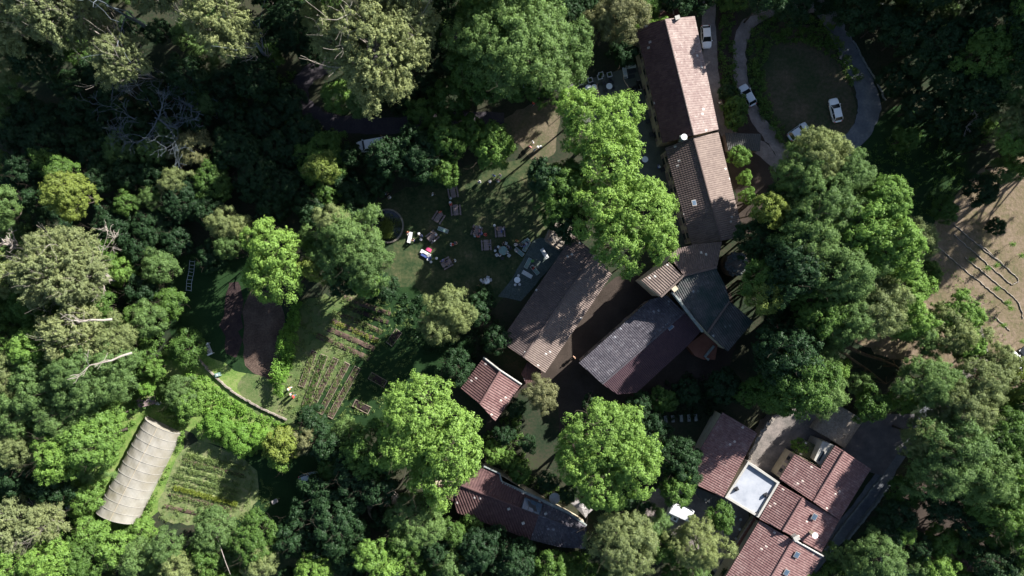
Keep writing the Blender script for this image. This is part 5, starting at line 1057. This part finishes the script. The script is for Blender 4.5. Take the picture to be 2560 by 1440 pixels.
RW = [((870, 770), (1350, 890), 'plot', 2.0, 'leafrow', 'topmost row of the striped plot'), ((850, 825), (1340, 950), 'soil', 1.6, 'leafrow', 'second row of the striped plot'), ((820, 880), (1310, 1010), 'plot', 1.3, 'leafrow', 'third row of the striped plot'),
      ((790, 940), (1290, 1075), 'plot', 1.8, 'leafrow', 'fourth row, half in shade, of the striped plot'), ((770, 990), (1270, 1120), 'plot', .7, 'leafrow', 'fifth straw-coloured row of the striped plot'), ((780, 1040), (1290, 1175), 'plot', 3.5, 'leafrowy', 'bright yellow-green row of the striped plot'),
      ((730, 1100), (1240, 1225), 'soil', 1.0, 'leafrow', 'seventh brownish row of the striped plot'), ((690, 1195), (1090, 1290), 'soil', .3, 'leafrow', 'lowest bare earth row of the striped plot')]
for a, b_, m, pl, pm, l in RW: bed(Z4(*a), Z4(*b_), 11, m, pl * 1.3, l, False, 'crop_row', gR, 8, pm, .4)
gT = 'edging lines across the dry hillside'
for i, (pts, l) in enumerate([([(2337, 610), (2400, 665), (2470, 722), (2529, 770)], 'long edging line lowest on the dry hillside'), ([(2412, 643), (2480, 700), (2542, 752), (2558, 797)], 'edging line bending down at the hillside frame edge'), ([(2383, 585), (2460, 652), (2529, 712)], 'edging line bounding the green strip from below'),
                              ([(2383, 560), (2460, 624), (2542, 693), (2530, 712)], 'edging line bounding the green strip from above, hooked end'), ([(2487, 793), (2525, 827)], 'short edging line near the standing person'), ([(2450, 610), (2525, 677)], 'short edging line highest on the dry hillside')]):
    rnd = random.Random(i); b = B(); C = catmull([U(x, y, .08) for x, y in pts], 14)
    b.tube([p + Vector((rnd.gauss(0, .06), rnd.gauss(0, .06), 0)) for p in C], [rnd.uniform(.07, .13) for _ in C], 5)
    tag(b.build('terrace_edging', M['stone']), l, 'edging', gT)

# ---------------------------------------------------------------- trees
T = '''
60 40 105 S 25|150 30 100 S 28|245 60 70 S 24|15 150 60 W 15|100 150 60 D 15|330 165 72 S 23|570 70 85 S 28|620 120 55 S 23|430 10 60 S 25|640 190 60 D 12|470 190 55 D 12
800 60 35 W 16|945 130 140 S 28|860 110 75 S 22|1020 80 85 S 24|1290 110 150 A 24|1385 130 95 A 19|1215 60 85 G 20|1200 190 75 G 18|1330 215 60 G 15|1545 45 72 O 17|1500 70 45 O 15
845 245 45 E 5|1130 250 55 G 11|1060 290 45 G 11|1230 365 62 E 12|1175 330 45 G 11|1050 385 72 D 13|1120 350 55 G 14|968 392 52 D 13|1110 430 45 G 11|810 395 70 G 13|815 425 42 Y 15
760 330 50 D 9|870 470 50 D 11|720 470 55 D 11|640 440 60 D 12|590 370 65 D 12|650 300 50 D 9|530 450 55 G 11|455 500 60 D 12|440 455 40 W 14|480 370 48 O 9|560 560 45 W 14|600 570 38 W 13
530 640 45 D 9|370 560 55 G 9|350 625 50 G 8|440 600 45 D 9|195 490 62 Y 19|185 440 40 G 16|30 515 48 A 16|60 430 55 D 13|110 350 60 G 12|40 330 50 D 12|240 380 50 D 11|320 440 50 D 12|300 380 55 A 11|250 300 50 D 9|130 560 50 D 10|280 560 55 D 11
160 670 110 S 23|225 700 70 S 21|35 690 50 W 17|20 770 60 G 14|100 760 60 G 15|245 770 50 G 13|200 830 85 S 20|110 880 80 E 17|300 850 60 W 16|230 940 105 A 20|120 970 90 A 18|40 930 70 W 17|30 860 55 G 14
350 725 48 D 10|380 795 45 A 11|345 790 35 G 9|390 920 30 E 6|300 930 50 A 13|170 1040 70 A 17|60 1030 65 A 16|240 1100 75 E 17|170 1130 70 E 17|280 1040 45 E 12|70 1110 60 W 15|60 1190 60 D 12|140 1210 55 D 12
50 1310 80 S 16|120 1300 60 S 15|40 1400 75 E 15|130 1400 70 E 15|210 1400 60 G 12|230 1330 45 E 8|290 1370 50 E 11|350 1390 50 A 11|430 1360 45 A 12|460 1415 50 W 12|540 1320 60 A 11|520 1385 45 G 10|360 1325 35 E 7
690 625 75 P 17|665 690 60 P 15|720 700 55 P 15|650 600 40 P 14|795 670 40 Y 13|880 600 85 A 17|920 660 65 A 16|835 560 45 W 15|825 650 55 A 14|920 705 42 E 12|860 700 45 D 10|960 720 40 D 6
1125 770 58 W 13|1095 820 48 W 12|1150 800 35 W 12|1495 320 108 P 20|1430 280 50 P 20|1515 420 95 P 20|1590 540 105 P 20|1500 520 80 P 20|1545 610 80 P 20|1640 610 50 P 20|1400 480 75 G 17|1415 460 50 Y 14|1420 555 55 D 11|1360 450 50 D 17
1060 1040 120 P 20|1010 1100 85 P 18|1130 1120 95 P 20|1100 1180 80 P 18|930 1130 80 G 14|890 1190 65 D 12|950 1210 55 D 13|1510 1090 115 P 20|1440 1140 70 P 18|1580 1150 85 P 20|1500 1200 80 P 18|1355 985 46 O 9
1695 1150 62 D 12|1690 1215 50 G 12|1560 1355 92 W 14|1745 1360 70 W 13|1800 1290 38 G 9|1040 1300 78 A 12|1010 1350 45 G 11|930 1380 45 E 13|960 1410 50 E 12|840 1290 80 D 12|780 1440 55 E 10|640 1350 68 G 11|730 1340 50 D 10|660 1400 45 W 11
710 1110 48 Y 10|700 1140 35 E 8|820 1110 50 D 10|770 1100 35 O 9|470 1010 46 E 5|450 980 45 A 5.4|545 1062 46 L 4|500 975 30 E 4|370 970 22 L 5|600 1103 42 L 3.6|650 1095 38 L 3.2
1200 1370 60 D 9|1290 1400 55 D 10|1380 1420 50 G 9|1130 1420 50 A 8|1090 1370 40 D 8|880 1320 40 D 9|1180 1300 35 G 5|1240 850 38 D 7|1190 780 40 D 8|1210 740 32 D 6|1235 1130 32 E 5|1262 1085 30 D 6|1300 1180 30 G 5|1370 1205 28 D 5|1420 1235 26 D 5|1320 1110 24 D 5|1275 1150 26 G 5
2028 400 76 W 22|1990 440 75 A 21|2095 452 62 A 22|1960 520 70 D 17|2040 520 80 A 24|2180 510 60 E 24|2130 570 90 E 24|2200 610 85 E 24|2010 600 90 A 24|1900 530 45 Y 20|1890 600 60 D 16|1960 670 80 D 24|2080 680 90 A 24|2265 600 62 W 16
2240 720 75 E 16|2170 760 90 W 20|2100 790 70 A 20|2260 800 60 E 14|1900 700 62 G 20|1895 740 52 Y 20|2030 770 75 G 20|1960 760 55 D 11|2290 830 55 A 12|2370 830 75 W 13|2390 790 60 E 12|2410 860 45 E 12
1960 880 90 D 20|1990 950 90 G 20|2035 890 62 A 14|2045 975 66 A 16|1930 980 60 G 13|2310 950 75 A 16|2170 1010 48 G 12|2440 950 75 W 16|2400 1010 80 W 17|2480 900 45 W 14|2540 950 55 Y 15
2380 1110 95 A 19|2440 1180 90 A 19|2340 1170 80 A 18|2500 1090 70 G 17|2530 1180 60 E 17|2480 1260 70 G 15|2300 1090 60 W 15|2540 1290 60 E 14|2560 1010 50 G 14
2470 60 80 D 20|2530 60 60 E 23|2550 130 55 E 22|2450 150 80 G 20|2520 220 70 A 20|2430 240 70 D 17|2510 330 60 W 19|2490 360 40 E 18|2370 210 60 D 15|2350 110 65 D 16|2300 160 50 D 13|2260 90 55 D 13|2350 300 55 D 11|2290 270 50 D 10|2550 400 50 G 15|2400 340 45 D 9
1980 20 50 D 10|2130 30 55 D 12|2200 60 45 D 12|1905 5 50 D 16|1690 -10 50 D 10|1400 20 60 D 12|1130 20 60 D 13|730 60 70 D 9|720 250 50 D 8|690 370 50 D 9|1440 140 35 D 8|1560 130 40 D 6
2190 1400 75 A 14|2200 1325 42 D 8|2240 1290 50 D 9|2340 1420 48 E 9|2290 1360 35 D 8|2480 1420 60 D 12|2550 1370 50 G 13|2350 1260 50 D 10|2420 1300 45 D 10|2210 1340 45 D 9|2250 1330 30 E 9
2363 525 38 G 5|2490 565 24 D 4|1840 265 32 G 5|1838 300 28 G 5|1850 390 30 E 5|1862 445 20 E 4|1868 490 22 E 4|1815 230 22 D 4|2000 1118 24 E 4|1290 1020 26 D 5|1480 1010 30 D 6|1600 1010 34 D 6|1660 1000 38 G 5|1720 980 36 D 5
'''
LM = [('the polytunnel', 350, 1170), ('the striped crop plot', 520, 1200), ('the round pond', 970, 565), ('the bare dead tree', 400, 290), ('the dark track bend', 760, 240), ('the white van', 920, 365), ('the picnic lawn', 1180, 590), ('the shaded patio', 1540, 230),
      ('the farmhouse lane', 1790, 130), ('the oval drive', 2010, 220), ('the dry hillside', 2450, 700), ('the round tent', 965, 1260), ('the solar panel house', 1300, 1270), ('the white flat roof', 1880, 1225), ('the vaulted shed', 2070, 1060), ('the speckled square house', 1225, 975),
      ('the framed beds', 850, 950), ('the brown dug plot', 665, 840), ('the swing seat', 524, 872), ('the swimming pool', 2245, 1410), ('the caravan', 1697, 1275), ('the forked bare limbs', 2200, 910), ('the grey tiled old house', 1760, 720), ('the dappled barn', 1390, 780),
      ('the top left photo corner', 40, 40), ('the bottom left photo corner', 40, 1400), ('the top right photo corner', 2520, 40), ('the bottom right photo corner', 2520, 1400), ('the plum outhouse', 2410, 1390), ('the hooked asphalt bend', 2160, 300), ('the parasol', 1385, 1238), ('the wooden trailer', 372, 1003), ('the pipe frame in dark grass', 478, 690), ('the log by the brush', 182, 1262)]
CW = dict(P='bright lime-green', S='silvery pale', G='mid green', D='dark shaded', Y='yellow-green', W='grey-green feathery', L='vivid green', O='olive-brown', A='sage green', E='fresh green')
GR = dict(P='plane trees around the lawn and yard', S='tall silvery trees of the upper and outer wood', G='leafy trees in the wood', D='dark trees in the wood', Y='yellowish trees', W='grey-green feathery trees', L='bright bushes', O='olive-brown trees', A='sage green trees', E='fresh green trees')
ORD = ['nearest', 'second nearest', 'third nearest', 'fourth nearest', 'fifth nearest', 'sixth nearest', 'seventh nearest', 'eighth nearest', 'ninth nearest', 'tenth nearest']
items = []
for line in T.strip().split('\n'):
    for it in line.split('|'):
        a = it.split(); items.append((int(a[0]), int(a[1]), int(a[2]), a[3], float(a[4])))
# fill the wood between the listed trees with low dark growth where nothing else stands
BUILT = [[(1400, 130), (1620, 30), (1760, 20), (1900, 600), (1900, 900), (1620, 1060), (1420, 1180), (1560, 1280), (1500, 1420), (1320, 1390), (1060, 1260), (1190, 1130), (1140, 960), (1200, 860), (880, 1080), (620, 990), (480, 900), (400, 640), (600, 620), (900, 620), (900, 490), (1100, 430), (1250, 230)],
         [(1740, 0), (2220, 0), (2250, 380), (2110, 430), (1990, 440), (1880, 620), (1790, 560)], [(2300, 580), (2600, 380), (2600, 940), (2440, 940), (2380, 820)], [(1580, 1240), (1740, 1000), (1950, 1000), (2100, 980), (2330, 1010), (2190, 1350), (2040, 1440), (1780, 1440)],
         [(180, 1340), (330, 980), (400, 920), (520, 900), (760, 1060), (840, 1150), (720, 1280), (640, 1350), (250, 1350)], [(2060, 800), (2300, 860), (2260, 980), (2120, 930)], [(690, 150), (830, 150), (830, 280), (1250, 260), (1250, 350), (860, 380), (700, 320)], [(880, 340), (960, 330), (960, 400), (880, 400)], [(2120, 420), (2440, 300), (2440, 620), (2280, 600)]]
rndf = random.Random(77); fill = []
for _ in range(6000):
    x, y = rndf.uniform(-30, 2590), rndf.uniform(-30, 1470)
    if any(inpoly(x, y, P) for P in BUILT): continue
    if any((x - t[0]) ** 2 + (y - t[1]) ** 2 < (t[2] * .62 + 22) ** 2 for t in items) or any((x - t[0]) ** 2 + (y - t[1]) ** 2 < (t[2] * .7 + 26) ** 2 for t in fill): continue
    fill.append((int(x), int(y), int(rndf.uniform(34, 52)), rndf.choice('DDDGA' if (x > 700 or y < 600) and not (x > 1950 and y > 600) else 'GAAE'), rndf.uniform(6, 9)))
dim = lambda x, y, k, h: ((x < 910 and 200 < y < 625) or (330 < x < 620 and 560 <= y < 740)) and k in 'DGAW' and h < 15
items = [(x, y, r, 'D' if k in 'GA' and (x + y) % 3 < 2 else k, h * .62) if dim(x, y, k, h) else (x, y, r, k, h) for x, y, r, k, h in items]  # left wood's shade painted in: green foliage switched to dark, trees lowered
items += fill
print('trees', len(items), 'fill', len(fill))
lab = {}
for i, (x, y, r, k, h) in enumerate(items):
    dd = sorted(((x - a) ** 2 + (y - b_) ** 2, n, a, b_) for n, a, b_ in LM)[0]
    dx, dy = x - dd[2], y - dd[3]; rel = ('right of' if dx > 0 else 'left of') if abs(dx) > abs(dy) * 1.3 else ('below' if dy > 0 else 'above')
    sz = 'huge' if r > 95 else ('big' if r > 65 else ('middling' if r > 44 else 'small')); nm = 'shrub' if h < 5.5 else 'tree'
    lab.setdefault((sz, k, nm, rel, dd[1]), []).append((dd[0], i))
LBL = {}
for (sz, k, nm, rel, lm), L_ in lab.items():
    L_.sort()
    for n, (_, i) in enumerate(L_):
        LBL[i] = f'{sz} {CW[k]} {nm} {rel} {lm}' + ('' if len(L_) == 1 else f', {ORD[min(n, 9)]} to it')
NAMES = dict(P='plane_tree', S='poplar_tree', G='broadleaf_tree', D='woodland_tree', Y='yellow_green_tree', W='willow_tree', L='bright_bush', O='olive_brown_tree', A='sage_green_tree', E='fresh_green_tree')
for i, (x, y, r, k, h) in enumerate(items):
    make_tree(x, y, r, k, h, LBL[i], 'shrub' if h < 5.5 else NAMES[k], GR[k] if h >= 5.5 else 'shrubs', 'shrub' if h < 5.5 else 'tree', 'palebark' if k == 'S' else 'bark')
# tall wood standing beyond the upper edge: it throws the long evening shade
rnd = random.Random(12)
for i, (x, y) in enumerate([(2825, 300), (2940, 240), (2880, 180), (2700, 330), (2690, 240), (2610, 130), (2120, -150), (2230, -130), (2340, -110), (2430, -200), (2540, -120), (2640, -40), (2300, -260), (2180, -280), (2480, -320), (2640, -220), (2740, -120), (2760, 60), (2700, 140), (2050, -260), (1960, -170), (1900, -300), (2700, 260), (2780, 330), (2590, -420), (2380, -420), (2010, -420), (1800, -330), (2150, -480)]):
    make_tree(x + rnd.uniform(-15, 15), y + rnd.uniform(-15, 15), 115, 'D', (30 if x > 2400 else (24 if x > 2320 else (20 if x > 2110 else 13))), 'tall dark tree standing outside the upper frame edge', 'woodland_tree', 'tall trees beyond the frame')
for i, (x, y) in enumerate([(80, -130), (240, -120), (420, -130), (580, -110), (740, -150), (900, -130), (1060, -120), (1220, -150), (330, -260), (650, -280), (960, -280), (1370, -160), (1150, -300)]):
    make_tree(x, y, 95, 'S', 33, 'tall silvery tree standing outside the upper frame edge', 'poplar_tree', 'tall silvery trees beyond the frame', bark='palebark')
# bare and fallen wood
def bare_tree(label, px, py, r, h, mat, seed, nl=9, lev=3, name='bare_tree', lean=(0, 0), minr=.03):
    o = empty(name, U(px, py, h * .6) * Vector((1, 1, 0)), 0, label, 'dead tree'); rm = r / PPM; rnd = random.Random(seed); b = B()
    b.tube([(0, 0, -.2), (lean[0] * .3, lean[1] * .3, h * .3), (lean[0], lean[1], h * .75)], [.3, .22, .12], 7); b.build('trunk', M[mat], o); b = B()
    for i in range(nl):
        a = i * 2 * pi / nl + rnd.uniform(-.3, .3); z = rnd.uniform(.3, .7); p0 = Vector((lean[0] * z, lean[1] * z, h * z))
        limb(b, rnd, p0, Vector((cos(a), sin(a), .35)).normalized(), rm * rnd.uniform(.65, .95), .13, lev, 5, .3, .1, 4, minr)
    b.build('branches', M[mat], o); return o
bare_tree('bare dead tree with grey branches in the dark wood', 400, 300, 105, 12, 'deadbark', 3, 7, 3, minr=.028)
bare_tree('second bare grey tree, beside the dead one toward the track', 480, 265, 55, 10, 'deadbark', 4, 4, 2, minr=.045)
bare_tree('pale leafless branches at the left frame edge', 5, 610, 45, 17, 'palebark', 6, 6, 2, minr=.06)
bare_tree('pale bare branches sticking out of the silvery tree', 205, 660, 70, 19.5, 'palebark', 8, 6, 3, minr=.03)
bare_tree('wispy bare shrub below the solar panel house', 1140, 1345, 30, 4, 'deadbark', 9, 9, 2, 'bare_shrub', minr=.03)
bare_tree('pale bare twigs on the edge of the dark upper wood', 2440, 300, 35, 17, 'palebark', 10, 5, 2, minr=.05)
def leaning(label, p0, p1, z0, z1, r, mat, seed, name='leaning_tree', br=5):
    o = empty(name, (0, 0, 0), 0, label, 'tree trunk'); A_, B_ = U(*p0, z0), U(*p1, z1); rnd = random.Random(seed); b = B()
    pts = [A_.lerp(B_, t) + Vector((rnd.gauss(0, .15), rnd.gauss(0, .15), 0)) * (0 < t < 1) for t in (0, .25, .5, .75, 1)]; b.tube(pts, [r, r * .9, r * .75, r * .6, r * .4], 8); b.build('trunk', M[mat], o); b = B()
    for k in range(br): limb(b, rnd, pts[rnd.randint(2, 4)], ((B_ - A_).normalized() + Vector((rnd.gauss(0, .6), rnd.gauss(0, .6), .2))).normalized(), (B_ - A_).length * .4, r * .35, 1, 5, .25, .1, 3, .03)
    b.build('branches', M[mat], o); return o
leaning('pale straight trunk leaning out of the silvery left wood', (280, 798), (185, 801), 19, 22.5, .2, 'palebark', 1)
leaning('grey leaning trunk with bare twigs, lower of two in the left wood', (330, 882), (222, 914), 18.5, 21.5, .19, 'palebark', 2)
leaning('long mossy limb, upper of the two crossing the shaded path', (2085, 857), (2240, 915), 9, 1, .42, 'mossbark', 3, 'forked_limb')
leaning('mossy limb, lower of the two crossing the shaded path', (2105, 880), (2215, 960), 8, 1, .26, 'mossbark', 4, 'forked_limb')
leaning('thin pale cable strung over the dark bottom wood', (528, 1320), (576, 1436), 8, 9, .09, 'palebark', 9, 'overhead_cable', 0)  # a cable, drawn as a thin leaning pole
leaning('dark slanting trunk over the rocks under the wood', (2000, 785), (2045, 850), 9, 1, .3, 'mossbark', 5, 'forked_limb', 2)
leaning('dark trunk slanting through the shade of the upper wood', (380, 75), (300, 30), 1, 22, .35, 'deadbark', 6, br=3)
leaning('dark trunk under the silvery tree by the track', (690, 165), (620, 90), 1, 20, .35, 'deadbark', 7, br=3)
gS = 'young saplings on the dry hillside'
for x, y, l in [(2517, 612, 'sapling with the longest shadow high on the hillside'), (2455, 672, 'sapling midway along the green strip'), (2477, 664, 'sapling just beyond the middle one on the green strip'), (2477, 722, 'sapling between the two long edging lines'), (2504, 756, 'sapling near the bend of the edging line'), (2512, 770, 'sapling lowest by the bending edging line'), (2494, 812, 'sapling below the short edging line'), (2542, 852, 'sapling above the parked white car'), (2540, 640, 'sapling at the frame edge on the hillside'), (2415, 650, 'sapling standing near the wood on the hillside')]:
    o = empty('sapling', U(x, y, 0), x * .37, l, 'sapling', gS); b = B(); b.tube([(0, 0, 0), (.05, 0, 1.0), (0, .05, 1.9)], [.03, .025, .015], 5); b.build('stem', M['bark'], o)
    rng = np.random.default_rng(x); q = rng.normal(size=(260, 3)) * np.array([.22, .22, .38]) + np.array([0, 0, 1.7]); reg(link('foliage', quads_mesh('foliage', q, unit(rng.normal(size=q.shape)), .09 * np.ones(260), rng), M['leafE'], o))

# ---------------------------------------------------------------- loose growth
mass('undergrowth', [(1900, 40), (2060, 45), (2120, 140), (2155, 200), (2130, 220), (2090, 150), (2010, 110), (1930, 110), (1905, 160), (1920, 250), (1960, 330), (2000, 390), (1960, 380), (1895, 280), (1865, 180), (1870, 90)], 1.0, 3.0, 'leafG', 1)
mass('undergrowth_verge', [(1800, 0), (1838, 0), (1832, 120), (1845, 230), (1862, 300), (1850, 330), (1815, 310), (1800, 200), (1795, 100)], .9, 3.0, 'leafG', 2)
mass('undergrowth_bank', [(525, 950), (570, 990), (630, 1025), (725, 1062), (690, 1130), (600, 1135), (530, 1100), (520, 1040), (440, 1010), (410, 950), (490, 925)], .8, 3.4, 'leafL', 4)
mass('undergrowth_tunnel', [(375, 1010), (410, 960), (470, 1060), (460, 1100), (400, 1230), (370, 1310), (345, 1320), (385, 1240), (450, 1110), (440, 1070)], .7, 3.0, 'leafE', 5)
mass('undergrowth_brush', [(180, 1180), (310, 1060), (340, 1050), (240, 1270), (260, 1310), (370, 1320), (400, 1420), (100, 1440), (120, 1240)], .8, 2.2, 'leafE', 6)
mass('undergrowth_meadow', [(2160, 380), (2280, 300), (2420, 360), (2400, 480), (2320, 560), (2220, 500)], .35, 1.2, 'leafG', 7, .12, 20, .5)
mass('undergrowth_yard', [(1220, 1060), (1300, 1030), (1330, 1190), (1450, 1240), (1380, 1260), (1260, 1190), (1200, 1120)], .6, 1.8, 'leafG', 8)
mass('undergrowth_garden', [(1560, 1000), (1720, 930), (1830, 960), (1800, 1040), (1680, 1050), (1600, 1060)], .6, 1.6, 'leafD', 9)
mass('undergrowth_house', [(1110, 1290), (1330, 1370), (1480, 1390), (1460, 1440), (1100, 1440), (1000, 1400)], .8, 2.0, 'leafG', 10)
mass('undergrowth_lawn_edge', [(990, 730), (1060, 740), (1200, 760), (1250, 760), (1260, 840), (1190, 900), (1060, 880), (1000, 800)], .6, 1.8, 'leafD', 11)
mass('undergrowth_hill', [(2340, 640), (2470, 740), (2540, 830), (2500, 860), (2400, 760), (2330, 680)], .2, 1.0, 'leafE', 12, .08, 14, .3)
mass('undergrowth_left', [(0, 600), (420, 560), (430, 1000), (340, 1030), (150, 1240), (0, 1260)], 2.0, 1.2, 'leafG', 13, .2)
mass('undergrowth_track', [(600, 200), (740, 180), (740, 270), (790, 310), (860, 330), (860, 380), (560, 400)], .9, 1.5, 'leafG', 14)
mass('undergrowth_beds', [(745, 750), (930, 735), (1040, 770), (1040, 880), (1000, 990), (860, 1070), (700, 1030), (690, 960), (745, 900)], .25, 1.6, 'leafrow', 15, .11, 16, .4)
mass('undergrowth_plot', [(480, 1100), (620, 1150), (690, 1230), (650, 1310), (400, 1305), (400, 1250)], .2, 1.8, 'leafrow', 16, .1, 16, .4)
hd = mass('hedge', [(742, 745), (760, 750), (750, 830), (742, 880), (728, 930), (712, 990), (690, 985), (680, 950), (700, 880), (712, 820)], 3.0, 8, 'leafL', 3, .14, 30, .5, kind=None, label='tall bright green hedge between the dug plot and framed beds', cat='hedge')
pl = mass('rock_pile', [(2270, 770), (2310, 775), (2345, 810), (2330, 840), (2290, 810)], .1, 0.1, 'stone', 3)
if pl: bpy.data.objects.remove(pl)
rnd = random.Random(31); b = B()
for i in range(120):
    t = rnd.random(); p = U(2265 + 75 * t + rnd.gauss(0, 10), 770 + 70 * t + rnd.gauss(0, 12), 0); s = rnd.uniform(.2, .7); b.box((p.x, p.y, s * .3), (s, s * .7, s * .6), rnd.uniform(0, 3), .7)
tag(b.build('rubble', M['stone']), 'pale rocks tumbling down between the wood and hillside', 'rocks', None, 'stuff')
bpy.context.view_layer.update()
